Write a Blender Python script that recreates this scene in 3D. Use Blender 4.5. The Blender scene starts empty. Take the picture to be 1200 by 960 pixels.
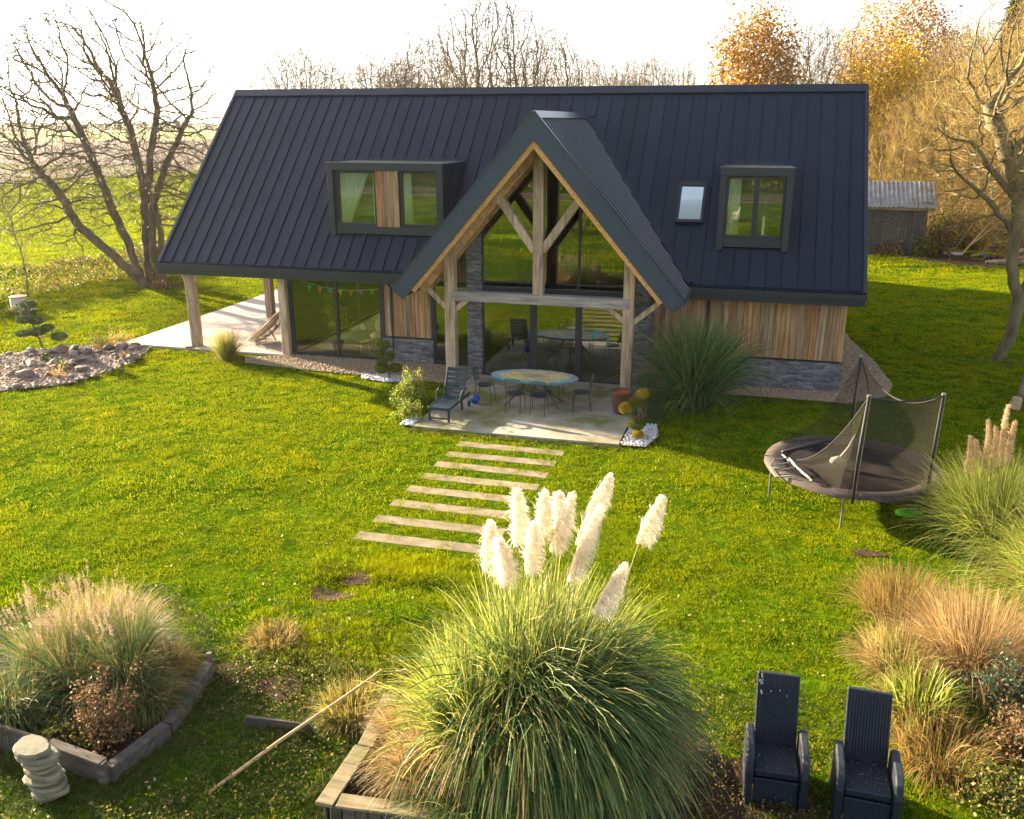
import bpy, math, random
import numpy as np
from mathutils import Vector, Matrix
R = math.radians
sc = bpy.context.scene
COL = sc.collection
rnd = random.Random(7)
NR = np.random.default_rng(11)

# ------------------------------------------------------------------ camera
YAW, PITCH = -0.260757, 0.311180
cd = bpy.data.cameras.new('camera'); cam = bpy.data.objects.new('camera', cd); COL.objects.link(cam)
cam.location = (17.268, -23.447, 6.748)
fw = Vector((math.sin(YAW)*math.cos(PITCH), math.cos(YAW)*math.cos(PITCH), -math.sin(PITCH)))
rt = Vector((math.cos(YAW), -math.sin(YAW), 0)); up = rt.cross(fw)
cam.matrix_world = Matrix.Translation(cam.location) @ Matrix((rt, up, -fw)).transposed().to_4x4()
cd.sensor_fit = 'HORIZONTAL'; cd.sensor_width = 36; cd.lens = 1049.95/1200*36
cd.clip_start = .1; cd.clip_end = 6000
sc.camera = cam

# ------------------------------------------------------------------ sky, sun, exposure
SUN_EL, SUN_AZ = R(15.5), R(-67.6)          # azimuth clockwise from +Y
w = bpy.data.worlds.new('World'); sc.world = w; w.use_nodes = True
nt = w.node_tree; bg = nt.nodes['Background']; bg.inputs[1].default_value = .08
sky = nt.nodes.new('ShaderNodeTexSky'); sky.sky_type = 'NISHITA'; sky.sun_disc = False
sky.sun_elevation = SUN_EL; sky.sun_rotation = SUN_AZ; sky.air_density = 1.0; sky.dust_density = 1.6; sky.ozone_density = 1
tc = nt.nodes.new('ShaderNodeTexCoord'); mp = nt.nodes.new('ShaderNodeMapping'); mp.inputs['Scale'].default_value = (1, 1, 6)
nz = nt.nodes.new('ShaderNodeTexNoise'); nz.inputs['Scale'].default_value = 2.2; nz.inputs['Detail'].default_value = 7; nz.inputs['Distortion'].default_value = .6
mr = nt.nodes.new('ShaderNodeMapRange'); mr.inputs[1].default_value = .35; mr.inputs[2].default_value = .75; mr.inputs[3].default_value = .35; mr.inputs[4].default_value = .8
mx = nt.nodes.new('ShaderNodeMix'); mx.data_type = 'RGBA'
bw = nt.nodes.new('ShaderNodeRGBToBW'); vm = nt.nodes.new('ShaderNodeVectorMath'); vm.operation = 'MULTIPLY'; vm.inputs[1].default_value = (1.32, 1.22, 1.26)   # thin high cloud, lit like the sky behind it
L = nt.links.new
L(sky.outputs[0], bw.inputs[0]); L(bw.outputs[0], vm.inputs[0]); L(vm.outputs[0], mx.inputs[7])
L(tc.outputs['Generated'], mp.inputs[0]); L(mp.outputs[0], nz.inputs[0]); L(nz.outputs[0], mr.inputs[0])
L(mr.outputs[0], mx.inputs[0]); L(sky.outputs[0], mx.inputs[6]); L(mx.outputs[2], bg.inputs[0])
sd = bpy.data.lights.new('sun', 'SUN'); sun = bpy.data.objects.new('sun', sd); COL.objects.link(sun)
sd.energy = 5.0; sd.angle = R(.6); sd.color = (1, .80, .53)
sun.rotation_euler = Vector((math.sin(SUN_AZ)*math.cos(SUN_EL), math.cos(SUN_AZ)*math.cos(SUN_EL), math.sin(SUN_EL))).to_track_quat('Z', 'Y').to_euler()
vs = sc.view_settings; vs.view_transform = 'Standard'; vs.look = 'None'; vs.exposure = 2.65; vs.gamma = 1
sc.cycles.use_denoising = True
sc.cycles.max_bounces = 8; sc.cycles.transparent_max_bounces = 24; sc.cycles.caustics_reflective = False; sc.cycles.caustics_refractive = False
sc.cycles.sample_clamp_indirect = 6

# ------------------------------------------------------------------ object helpers
def tag(o, label=None, cat=None, group=None, kind=None):
    if label: o['label'] = label
    if cat: o['category'] = cat
    if group: o['group'] = group
    if kind: o['kind'] = kind
    return o
def empty(name, loc, label, cat, group=None, rz=0):
    o = bpy.data.objects.new(name, None); COL.objects.link(o); o.location = loc; o.rotation_euler = (0, 0, rz); o.empty_display_size = .2
    return tag(o, label, cat, group)
def link(name, me, parent=None, loc=None, rot=None, scale=None):
    o = bpy.data.objects.new(name, me); COL.objects.link(o)
    if parent: o.parent = parent
    if loc is not None: o.location = loc
    if rot is not None: o.rotation_euler = rot
    if scale is not None: o.scale = scale
    return o
def copy_tree(o, parent=None):
    c = o.copy(); COL.objects.link(c); c.parent = parent
    for ch in list(o.children): copy_tree(ch, c)
    return c
def mesh_np(name, V, F, mat, smooth=False, var=None):
    """V (n,3); F list of tuples or (m,k) array."""
    me = bpy.data.meshes.new(name)
    if isinstance(F, np.ndarray):
        n, k = F.shape
        me.vertices.add(len(V)); me.vertices.foreach_set('co', np.asarray(V, np.float32).ravel())
        me.loops.add(n*k); me.loops.foreach_set('vertex_index', F.astype(np.int32).ravel())
        me.polygons.add(n); me.polygons.foreach_set('loop_start', np.arange(0, n*k, k, dtype=np.int32))
        me.update(calc_edges=True)
    else:
        me.from_pydata([tuple(v) for v in V], [], F); me.update()
    if smooth: me.polygons.foreach_set('use_smooth', [True]*len(me.polygons))
    if var is not None:
        a = me.attributes.new('var', 'FLOAT_COLOR', 'POINT'); a.data.foreach_set('color', np.asarray(var, np.float32).ravel())
    for m in (mat if isinstance(mat, (list, tuple)) else [mat]): me.materials.append(m)
    return me
class MB:
    """collects shapes that make ONE mesh"""
    def __init__(s): s.v = []; s.f = []
    def add(s, vs, fs):
        b = len(s.v); s.v += [tuple(v) for v in vs]; s.f += [tuple(b+i for i in f) for f in fs]; return s
    def box(s, x0, x1, y0, y1, z0, z1):
        return s.add([(x, y, z) for x in (x0, x1) for y in (y0, y1) for z in (z0, z1)], [(0, 1, 3, 2), (4, 6, 7, 5), (0, 4, 5, 1), (2, 3, 7, 6), (0, 2, 6, 4), (1, 5, 7, 3)])
    def beam(s, p, q, w, h, upv=(0, 0, 1), jit=0):
        p = Vector(p); q = Vector(q); d = (q-p).normalized(); u = Vector(upv)
        if abs(d.dot(u)) > .98: u = Vector((0, 1, 0))
        a = d.cross(u).normalized(); b = a.cross(d).normalized()
        P = [c + a*sx*w/2 + b*sy*h/2 for c in (p, q) for sx in (-1, 1) for sy in (-1, 1)]
        if jit: P = [v+Vector((rnd.uniform(-jit, jit) for _ in range(3))) for v in P]
        return s.add(P, [(0, 1, 3, 2), (4, 6, 7, 5), (0, 4, 5, 1), (2, 3, 7, 6), (0, 2, 6, 4), (1, 5, 7, 3)])
    def tube(s, pts, rs, n=8, caps=True, rough=0):
        pts = np.array(pts, float); m = len(pts)
        if np.isscalar(rs): rs = [rs]*m
        t = np.gradient(pts, axis=0); t /= np.linalg.norm(t, axis=1)[:, None]+1e-9
        ref = np.array((0, 0, 1.)) if abs(t[0][2]) < .9 else np.array((1., 0, 0))
        a = np.cross(t, ref); a /= np.linalg.norm(a, axis=1)[:, None]+1e-9; b = np.cross(t, a)
        th = np.arange(n)*2*math.pi/n; r = np.array(rs)[:, None, None]
        V = pts[:, None, :] + r*(np.cos(th)[None, :, None]*a[:, None, :]+np.sin(th)[None, :, None]*b[:, None, :])
        if rough: V = V+(V-pts[:, None, :])*NR.normal(0, rough, (m, n, 1))
        F = [(i*n+j, i*n+(j+1) % n, (i+1)*n+(j+1) % n, (i+1)*n+j) for i in range(m-1) for j in range(n)]
        if caps: F += [tuple(range(n-1, -1, -1)), tuple((m-1)*n+j for j in range(n))]
        return s.add(V.reshape(-1, 3), F)
    def lathe(s, prof, n=16, c=(0, 0), sx=1, sy=1):
        V = [(c[0]+r*math.cos(2*math.pi*j/n)*sx, c[1]+r*math.sin(2*math.pi*j/n)*sy, z) for r, z in prof for j in range(n)]
        F = [(i*n+j, i*n+(j+1) % n, (i+1)*n+(j+1) % n, (i+1)*n+j) for i in range(len(prof)-1) for j in range(n)]
        F += [tuple(range(n-1, -1, -1)), tuple((len(prof)-1)*n+j for j in range(n))]
        return s.add(V, F)
    def prism(s, poly, vec):
        n = len(poly); v = Vector(vec)
        return s.add([Vector(p) for p in poly]+[Vector(p)+v for p in poly], [tuple(range(n-1, -1, -1)), tuple(range(n, 2*n))]+[(i, (i+1) % n, n+(i+1) % n, n+i) for i in range(n)])
    def blob(s, c, r, sub=1, jit=.12, sq=(1, 1, 1)):
        V, F = ICO[sub]; off = len(s.v)
        V = V*(1+NR.normal(0, jit, (len(V), 1)))*np.array(sq)*r+np.array(c)
        return s.add(V, F)
    def build(s, name, mat, parent=None, smooth=False, bevel=0, loc=None, rot=None, **t):
        o = link(name, mesh_np(name, s.v, s.f, mat, smooth), parent, loc, rot)
        if bevel:
            m = o.modifiers.new('bevel', 'BEVEL'); m.width = bevel; m.segments = 1; m.limit_method = 'ANGLE'
        return tag(o, **t) if t else o
def _ico():
    import bmesh
    out = {}
    for s in (0, 1, 2, 3):
        bm = bmesh.new(); bmesh.ops.create_icosphere(bm, subdivisions=s if s else 1, radius=1)
        out[s] = (np.array([v.co[:] for v in bm.verts]), [tuple(v.index for v in f.verts) for f in bm.faces]); bm.free()
    t = (1+5**.5)/2
    return out
ICO = _ico()
def box(name, dims, mat, parent=None, bevel=0, **t):
    return MB().box(*dims).build(name, mat, parent, bevel=bevel, **t)

def noise2(x, y, seed=0):
    """cheap smooth value field, about -1..1"""
    r = np.random.default_rng(seed); out = 0
    for k in range(7):
        a, b, p, q = r.uniform(.5, 1.7, 4); th = r.uniform(0, 6.28); f = 1.35**k*.7
        out = out+np.sin(f*(x*math.cos(th)*a+y*math.sin(th)*a)+p*5+1.3*np.sin(f*.6*(y*b-x*.5)+q*7))/(1.2**k)
    return out/3.2
def hgt(x, y):
    x = np.asarray(x, float); y = np.asarray(y, float)
    dx = np.maximum(np.maximum(-2.5-x, x-21), 0); dy = np.maximum(np.maximum(-5.4-y, y-11), 0)
    d = np.clip(np.hypot(dx, dy)/3, 0, 1)
    path = np.clip(np.maximum(np.abs(x-12.3)-1.5, -11.3-y)/1.5, 0, 1)
    h = noise2(x*.8, y*.8, 3)*.05+noise2(x*3.1, y*3.1, 5)*.018
    # rough heaps and a hollow below the path
    h = h+.16*np.exp(-((x-12.6)**2/1.4+(y+11.75)**2/.05))+.12*np.exp(-((x-13.1)**2/.9+(y+12.6)**2/.12))-.16*np.exp(-((x-11.5)**2/.16+(y+12.2)**2/.22))
    return h*d*path

def ribbons(P, D, Ln, droop, wid, k=5, wdir=None, tint=None, taper=.15, side=None, curl=0.0):
    """many curved blades at once: P roots, D unit directions, droop per blade. returns V, F, var"""
    n = len(P); P = np.array(P, float); D = np.array(D, float); D /= np.linalg.norm(D, axis=1)[:, None]+1e-9
    if side is None:
        side = np.cross(D, np.array((0, 0, 1.)))+NR.normal(0, .25, (n, 3)); 
    side = side/(np.linalg.norm(side, axis=1)[:, None]+1e-9)
    step = (np.asarray(Ln, float)*np.ones(n)/k)[:, None]; wid = (np.asarray(wid, float)*np.ones(n))[:, None]; droop = (np.asarray(droop, float)*np.ones(n))[:, None]
    V = np.empty((n, (k+1)*2, 3)); T = np.empty((n, (k+1)*2))
    p = P.copy(); d = D.copy()
    for i in range(k+1):
        t = i/k; ww = wid*(taper+(1-taper)*min(1, 4*t+.35))*(1-t**2.2*(1-taper))
        V[:, 2*i] = p-side*ww/2; V[:, 2*i+1] = p+side*ww/2; T[:, 2*i] = T[:, 2*i+1] = t
        d = d+np.array((0, 0, -1.))*droop/k*(.4+1.2*t)
        if curl: d = d+NR.normal(0, curl, (n, 3))/k
        d /= np.linalg.norm(d, axis=1)[:, None]; p = p+d*step
    b = (np.arange(n)*(k+1)*2)[:, None]; i2 = (np.arange(k)*2)[None, :]
    F = np.stack([b+i2, b+i2+1, b+i2+3, b+i2+2], -1).reshape(-1, 4)
    if tint is None: tint = NR.random(n)
    var = np.zeros((n, (k+1)*2, 4)); var[..., 0] = np.asarray(tint)[:, None]; var[..., 1] = T; var[..., 3] = 1
    return V.reshape(-1, 3), F, var.reshape(-1, 4)
def quads(P, size, tint=None, flat=.3):
    """leaf faces (folded diamonds) scattered at P"""
    n = len(P); a = NR.normal(0, 1, (n, 3)); a[:, 2] *= flat+.4; a /= np.linalg.norm(a, axis=1)[:, None]
    b = NR.normal(0, 1, (n, 3)); b -= a*(a*b).sum(1)[:, None]; b /= np.linalg.norm(b, axis=1)[:, None]
    s = (np.asarray(size)*np.ones(n))[:, None]
    V = np.stack([P-a*s*.5, P+b*s*.3, P+a*s*.5, P-b*s*.3], 1).reshape(-1, 3)
    F = np.arange(n*4).reshape(-1, 4)
    if tint is None: tint = NR.random(n)
    var = np.zeros((n, 4, 4)); var[..., 0] = np.asarray(tint)[:, None]; var[..., 1] = NR.random(n)[:, None]; var[..., 3] = 1
    return V, F, var.reshape(-1, 4)
def merge(*parts):
    V = []; F = []; A = []; b = 0
    for v, f, a in parts: V.append(v); F.append(f+b); A.append(a); b += len(v)
    return np.concatenate(V), np.concatenate(F), np.concatenate(A)
def soft(name, parts, mat, parent=None, loc=None, **t):
    V, F, A = merge(*parts)
    return tag(link(name, mesh_np(name, V, F, mat, var=A), parent, loc), **t)

# ------------------------------------------------------------------ materials
class NT:
    def __init__(s, name):
        s.m = bpy.data.materials.new(name); s.m.use_nodes = True; s.t = s.m.node_tree; s.t.nodes.clear()
        s.o = s.n('OutputMaterial')
    def n(s, typ, **kw):
        nd = s.t.nodes.new('ShaderNode'+typ)
        for k, v in kw.items():
            if hasattr(nd, k): setattr(nd, k, v)
            else: nd.inputs[k].default_value = v
        return nd
    def l(s, a, b): s.t.links.new(a, b)
    def ramp(s, fac, cols):
        r = s.n('ValToRGB'); e = r.color_ramp.elements
        ps = [c[0] if len(c) == 2 else i/(len(cols)-1) for i, c in enumerate(cols)]; cs = [c[1] if len(c) == 2 else c for c in cols]
        while len(e) < len(cols): e.new(.5)
        for el, p, c in zip(e, ps, cs): el.position = p; el.color = (*c, 1)
        s.l(fac, r.inputs[0]); return r.outputs[0]
    def noise(s, vec, scale, detail=5, rough=.6, dist=0):
        n = s.n('TexNoise', Scale=scale, Detail=detail, Roughness=rough, Distortion=dist); s.l(vec, n.inputs[0]); return n.outputs[0]
    def map(s, vec, scale):
        m = s.n('Mapping'); m.inputs['Scale'].default_value = scale; s.l(vec, m.inputs[0]); return m.outputs[0]
    def mix(s, f, a, b, mode='MIX'):
        m = s.n('Mix', data_type='RGBA', blend_type=mode)
        for v, i in ((f, 0), (a, 6), (b, 7)):
            if isinstance(v, (int, float)): m.inputs[i].default_value = v
            elif isinstance(v, tuple): m.inputs[i].default_value = (*v, 1)
            else: s.l(v, m.inputs[i])
        return m.outputs[2]
    def math(s, op, a, b=0.0):
        m = s.n('Math', operation=op)
        for v, i in ((a, 0), (b, 1)):
            if isinstance(v, (int, float)): m.inputs[i].default_value = v
            else: s.l(v, m.inputs[i])
        return m.outputs[0]
    def bump(s, h, st, dist=.02):
        b = s.n('Bump', Strength=st, Distance=dist); s.l(h, b.inputs['Height']); return b.outputs[0]
def surf(name, cols, scale=3, stretch=(1, 1, 1), rough=.75, bump=.3, bscale=None, bdist=.01, rndv=0, rndc=None, metal=0, spec=.4, coords='Object', dirt=None, detail=6):
    """general procedural surface: colour ramp on noise, per-object variation, relief"""
    n = NT(name); 
    vec = n.n('TexCoord').outputs['Object'] if coords == 'Object' else n.n('NewGeometry').outputs['Position']
    oi = n.n('ObjectInfo').outputs['Random']
    if coords == 'Object' and (rndv or rndc):
        va = n.n('VectorMath', operation='MULTIPLY_ADD'); cmb = n.n('CombineXYZ'); n.l(oi, cmb.inputs[0]); n.l(oi, cmb.inputs[1]); n.l(cmb.outputs[0], va.inputs[0]); va.inputs[1].default_value = (37, 53, 0); n.l(vec, va.inputs[2]); vec = va.outputs[0]
    v2 = n.map(vec, stretch)
    f = n.noise(v2, scale, detail)
    c = n.ramp(f, [(.28, cols[0])]+[(.28+.44*(i+1)/(len(cols)-1), q) for i, q in enumerate(cols[1:])])
    if rndc:
        r2 = n.ramp(oi, [(i/(len(rndc)-1), q) for i, q in enumerate(rndc)]); c = n.mix(.999, c, r2, 'MULTIPLY')
    if rndv:
        wn = n.n('TexWhiteNoise', noise_dimensions='1D'); n.l(oi, wn.inputs['W'])
        h = n.n('HueSaturation'); n.l(c, h.inputs['Color']); mr_ = n.n('MapRange'); n.l(wn.outputs[0], mr_.inputs[0]); mr_.inputs[3].default_value = 1-rndv; mr_.inputs[4].default_value = 1+rndv; n.l(mr_.outputs[0], h.inputs['Value']); c = h.outputs[0]
    if dirt:
        col, sc_, lo, hi, amt = dirt
        dn = n.noise(vec, sc_, 6, .65); rr = n.n('MapRange', clamp=True); n.l(dn, rr.inputs[0]); rr.inputs[1].default_value = lo; rr.inputs[2].default_value = hi; rr.inputs[4].default_value = amt
        c = n.mix(rr.outputs[0], c, col)
    p = n.n('BsdfPrincipled', Roughness=rough, Metallic=metal); p.inputs['Specular IOR Level'].default_value = spec
    n.l(c, p.inputs['Base Color'])
    if bump:
        bn = n.noise(n.map(vec, stretch), bscale or scale*4, 5, .7); n.l(n.bump(bn, bump, bdist), p.inputs['Normal'])
    n.l(p.outputs[0], n.o.inputs[0]); return n.m
def leafy(name, cols, tip=None, trans=.45, rough=.55, pos=None, tipamt=.8, spec=.25, tipstart=.4):
    """blades and leaves: colour by the blade's own tint, light passes through"""
    n = NT(name); at = n.n('Attribute', attribute_name='var'); sp = n.n('SeparateColor'); n.l(at.outputs['Color'], sp.inputs[0])
    c = n.ramp(sp.outputs[0], [(i/(len(cols)-1), q) for i, q in enumerate(cols)])
    if pos:
        col, s_, lo, hi, amt = pos; g = n.n('NewGeometry').outputs['Position']; f = n.noise(g, s_, 5, .6); rr = n.n('MapRange'); n.l(f, rr.inputs[0]); rr.inputs[1].default_value = lo; rr.inputs[2].default_value = hi; rr.inputs[4].default_value = amt
        c = n.mix(rr.outputs[0], c, col)
    if tip:
        rr = n.n('MapRange'); n.l(sp.outputs[1], rr.inputs[0]); rr.inputs[1].default_value = tipstart; rr.inputs[4].default_value = tipamt; c = n.mix(rr.outputs[0], c, tip)
    p = n.n('BsdfPrincipled', Roughness=rough); p.inputs['Specular IOR Level'].default_value = spec; n.l(c, p.inputs['Base Color'])
    t = n.n('BsdfTranslucent'); n.l(c, t.inputs[0]); m = n.n('MixShader', Fac=trans); n.l(p.outputs[0], m.inputs[1]); n.l(t.outputs[0], m.inputs[2]); n.l(m.outputs[0], n.o.inputs[0]); return n.m
def glass(name, refl=.2, tint=(.75, .85, .78), gcol=(.9, 1, .92)):
    n = NT(name); t = n.n('BsdfTransparent'); t.inputs[0].default_value = (*tint, 1); g = n.n('BsdfGlossy', Roughness=.004); g.inputs[0].default_value = (*gcol, 1)
    bn = n.noise(n.n('NewGeometry').outputs['Position'], .9, 2); n.l(n.bump(bn, .05, .02), g.inputs['Normal'])
    f = n.n('Fresnel', IOR=1.5); a = n.math('ADD', f.outputs[0], refl); m = n.n('MixShader'); n.l(a, m.inputs[0]); n.l(t.outputs[0], m.inputs[1]); n.l(g.outputs[0], m.inputs[2]); n.l(m.outputs[0], n.o.inputs[0]); return n.m
def flat(name, c, rough=.6, metal=0, spec=.4): return surf(name, [c, tuple(x*.8 for x in c)], 4, rough=rough, bump=.05, metal=metal, spec=spec)

M = {}
M['roof'] = surf('roof_metal', [(.008, .014, .026), (.013, .021, .037)], 1.2, rough=.36, bump=.2, bscale=1.3, bdist=.04, rndv=.16, spec=.28, dirt=((.09, .09, .09), 9, .68, .8, .25))
M['porch_metal'] = surf('porch_metal', [(.012, .02, .036), (.02, .03, .05)], 2, rough=.3, bump=.05, spec=.6)
M['trim'] = surf('trim_metal', [(.011, .016, .026), (.018, .025, .038)], 2, rough=.42, bump=.05, spec=.5)
M['fascia'] = surf('fascia_board', [(.022, .040, .060), (.032, .054, .076)], 3, rough=.5, bump=.1, dirt=((.12, .1, .08), 14, .66, .8, .4))
M['frame'] = surf('window_frame', [(.016, .020, .028), (.022, .028, .036)], 4, rough=.4, bump=.03)
M['plank'] = surf('old_plank', [(.11, .072, .040), (.24, .165, .095), (.35, .26, .16), (.42, .36, .27)], 1.6, (9, 9, .55), rough=.85, bump=.5, bscale=9, rndv=.2, rndc=[(1.1, .86, .62), (1, .95, .88), (.85, .82, .8), (1.2, .86, .56), (.95, .94, .95), (1.1, .92, .7), (.74, .70, .66)])
M['soffit'] = surf('soffit_board', [(.30, .14, .035), (.52, .27, .08), (.6, .38, .16)], 2, (9, .5, 9), rough=.7, bump=.3, rndv=.2)
M['beam'] = surf('oak_beam', [(.16, .115, .075), (.36, .27, .18), (.52, .42, .30)], 2.2, (6, 6, .6), rough=.85, bump=.55, bscale=10, rndv=.12, dirt=((.06, .05, .045), 3, .6, .75, .6))
M['beam_warm'] = surf('warm_rafter', [(.22, .12, .05), (.42, .26, .11), (.56, .38, .2)], 2.2, (3, 3, 3), rough=.8, bump=.4, bscale=10, rndv=.1)
M['beam_grey'] = surf('weathered_beam', [(.13, .12, .115), (.25, .235, .22), (.38, .35, .31)], 2.2, (.6, 6, 6), rough=.9, bump=.5, bscale=10, dirt=((.06, .05, .045), 3, .6, .75, .6))
M['stone'] = surf('slate_strip', [(.06, .065, .075), (.14, .145, .155), (.22, .22, .215)], 6, (1, 1, 2), rough=.8, bump=.8, bscale=18, rndv=.42)
M['concrete'] = surf('patio_concrete', [(.26, .235, .19), (.33, .30, .25), (.39, .355, .30)], .9, rough=.85, bump=.15, bscale=25, coords='World', dirt=((.12, .125, .02), .5, .44, .6, .95))
M['terrace'] = surf('terrace_concrete', [(.44, .38, .34), (.5, .44, .39)], 1.2, rough=.7, bump=.1, bscale=20, coords='World', dirt=((.38, .28, .12), .5, .58, .72, .5))
M['slab'] = surf('stepping_slab', [(.20, .155, .10), (.31, .245, .165)], 2, rough=.85, bump=.3, bscale=20, rndv=.08, dirt=((.10, .09, .025), 2.5, .42, .66, .85))
M['gravel'] = surf('gravel_bed', [(.20, .16, .12), (.33, .27, .21), (.42, .36, .29)], 30, rough=.9, bump=1, bscale=60, bdist=.03, coords='World')
M['pebble'] = surf('pebble', [(.18, .14, .11), (.4, .33, .26), (.55, .47, .38)], 3.1, rough=.8, bump=0, coords='World')
M['white_pebble'] = surf('white_pebble', [(.28, .29, .34), (.58, .58, .62), (.38, .38, .42)], 17, rough=.7, bump=0, coords='World')
M['rock'] = surf('garden_rock', [(.09, .065, .06), (.18, .145, .12), (.32, .27, .21)], 3, rough=.85, bump=.6, bscale=14, rndv=.45, rndc=[(1, 1, 1), (1.1, .8, .75), (.85, .9, .85), (1.2, 1.15, 1.05), (.7, .65, .75)])
M['soil'] = surf('soil', [(.025, .016, .010), (.06, .038, .024), (.10, .065, .04)], 6, rough=1, bump=1, bscale=25, bdist=.05, coords='World', spec=.1)
M['glass'] = glass('window_glass', .17, (.6, .66, .6), (.8, .82, .82))
M['glass_clear'] = glass('corner_glass', .02, (.93, .97, .86))
M['glass_dorm'] = glass('dormer_glass', .09, (.9, .97, .9), (.8, .84, .84))
M['curtain'] = surf('curtain', [(.7, .74, .66), (.85, .88, .8)], 5, (8, 8, .5), rough=.9, bump=.3)
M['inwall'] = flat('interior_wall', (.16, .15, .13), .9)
M['infloor'] = flat('interior_floor', (.16, .14, .12), .5)
M['blind'] = flat('roller_blind', (.62, .66, .74), .35)
M['iron'] = flat('chair_iron', (.018, .026, .028), .45)
M['wicker'] = surf('dark_wicker', [(.004, .008, .016), (.014, .022, .040)], 40, (1, 1, .3), rough=.5, bump=1, bscale=70, bdist=.01, dirt=((.3, .3, .28), 30, .74, .8, .6))
M['plastic'] = surf('dark_plastic', [(.012, .028, .038), (.02, .04, .052)], 4, rough=.45, bump=.05)
M['rattan'] = surf('rattan', [(.30, .20, .12), (.5, .37, .25)], 20, rough=.7, bump=.3)
M['steel'] = surf('galvanised', [(.14, .135, .13), (.26, .25, .23)], 6, rough=.45, metal=.6, bump=.1)
M['mat'] = surf('jump_mat', [(.010, .009, .009), (.020, .016, .015)], 2, rough=.85, bump=.1, coords='World', dirt=((.06, .045, .035), 2, .5, .75, .6), spec=.15)
M['pad'] = surf('worn_pad', [(.035, .027, .022), (.085, .064, .052)], 5, rough=.8, bump=.4, dirt=((.05, .04, .04), 3, .5, .7, .7))
M['blackpipe'] = flat('black_foam', (.015, .015, .017), .6)
M['rust'] = surf('clay_pot', [(.06, .036, .022), (.12, .07, .04)], 4, rough=.7, bump=.3)
M['cedar'] = surf('bed_timber', [(.10, .08, .045), (.22, .175, .10), (.30, .25, .15)], 2, (.7, 7, 7), rough=.9, bump=.5, rndv=.15, dirt=((.10, .12, .03), 2, .46, .66, .6))
M['greytimber'] = surf('grey_timber', [(.03, .028, .026), (.075, .066, .056), (.13, .11, .09)], 2, (.7, 7, 7), rough=.9, bump=.6, rndv=.2)
M['sandstone'] = surf('sandstone', [(.09, .085, .06), (.19, .175, .12), (.26, .24, .17)], 5, rough=.85, bump=.6, bscale=16, rndv=.15, dirt=((.12, .13, .06), 5, .5, .68, .6))
M['pole'] = surf('cane_pole', [(.40, .26, .12), (.62, .45, .24)], 3, (.4, 6, 6), rough=.6, bump=.2)
M['bark'] = surf('bark', [(.050, .040, .030), (.13, .105, .078), (.20, .165, .12)], 4, (1, 1, .35), rough=.95, bump=.9, bscale=14, bdist=.04, dirt=((.20, .19, .05), 2.2, .5, .66, .55))
M['mossbark'] = surf('mossy_bark', [(.06, .045, .03), (.15, .12, .07), (.22, .19, .09)], 4, (1, 1, .35), rough=.95, bump=.9, bscale=14, bdist=.04, dirt=((.20, .20, .05), 1.4, .45, .65, .4))
M['birch'] = surf('birch_bark', [(.25, .23, .2), (.62, .6, .56)], 6, (1, 1, 2), rough=.8, bump=.2)
M['tin'] = surf('corrugated_tin', [(.16, .155, .15), (.34, .33, .31)], 3, rough=.5, metal=.3, bump=.1, dirt=((.22, .12, .05), 2, .55, .75, .6))
M['redwood'] = flat('seat_wood', (.25, .09, .04), .7)
# ------------------------------------------------------------------ house
EZ, SLOPE, HALF = 2.70, .9594, 5.218
sn, cs = SLOPE/math.hypot(1, SLOPE), 1/math.hypot(1, SLOPE)
def RF(x, y, o=0): return (x, y-o*sn, EZ+SLOPE*y+o*cs)            # point on / off the front slope
XC, PZ, PK, PW, YF = 12.05, 6.93, 1.159, 3.72, -1.9
psn, pcs = PK/math.hypot(1, PK), 1/math.hypot(1, PK)
def PP(sd, d, o, y): return (XC+sd*(d-o*psn), y, PZ-PK*d-o*pcs)     # point d from the porch ridge, o under its top surface
house = empty('house', (10, 5, 0), 'barn-style house with dark metal roof, timber gable porch and wood and slate walls', 'house')
HO = Vector((-10, -5, 0))
def H(mb, name, mat, parent=None, **k):
    """build a part of the house given in world coordinates"""
    mb.v = [tuple(Vector(v)+HO) for v in mb.v]
    return mb.build(name, mat, parent or house, **k)
# roof deck with the notch that the porch roof covers
valley = (PZ-EZ)/SLOPE
m = MB()
polyF = [(0, 0), (8.5, 0), (XC, valley-.1), (15.6, 0), (20.04, 0), (20.04, HALF), (0, HALF)]
m.prism([RF(x, y, -.012) for x, y in polyF], (0, .16*sn, -.16*cs))
m.prism([(0, 10.436, EZ), (0, HALF+.001, EZ+SLOPE*HALF), (20.04, HALF+.001, EZ+SLOPE*HALF), (20.04, 10.436, EZ)], (0, -.16*sn, -.16*cs))
main_roof = H(m, 'roof', M['roof'])
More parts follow.
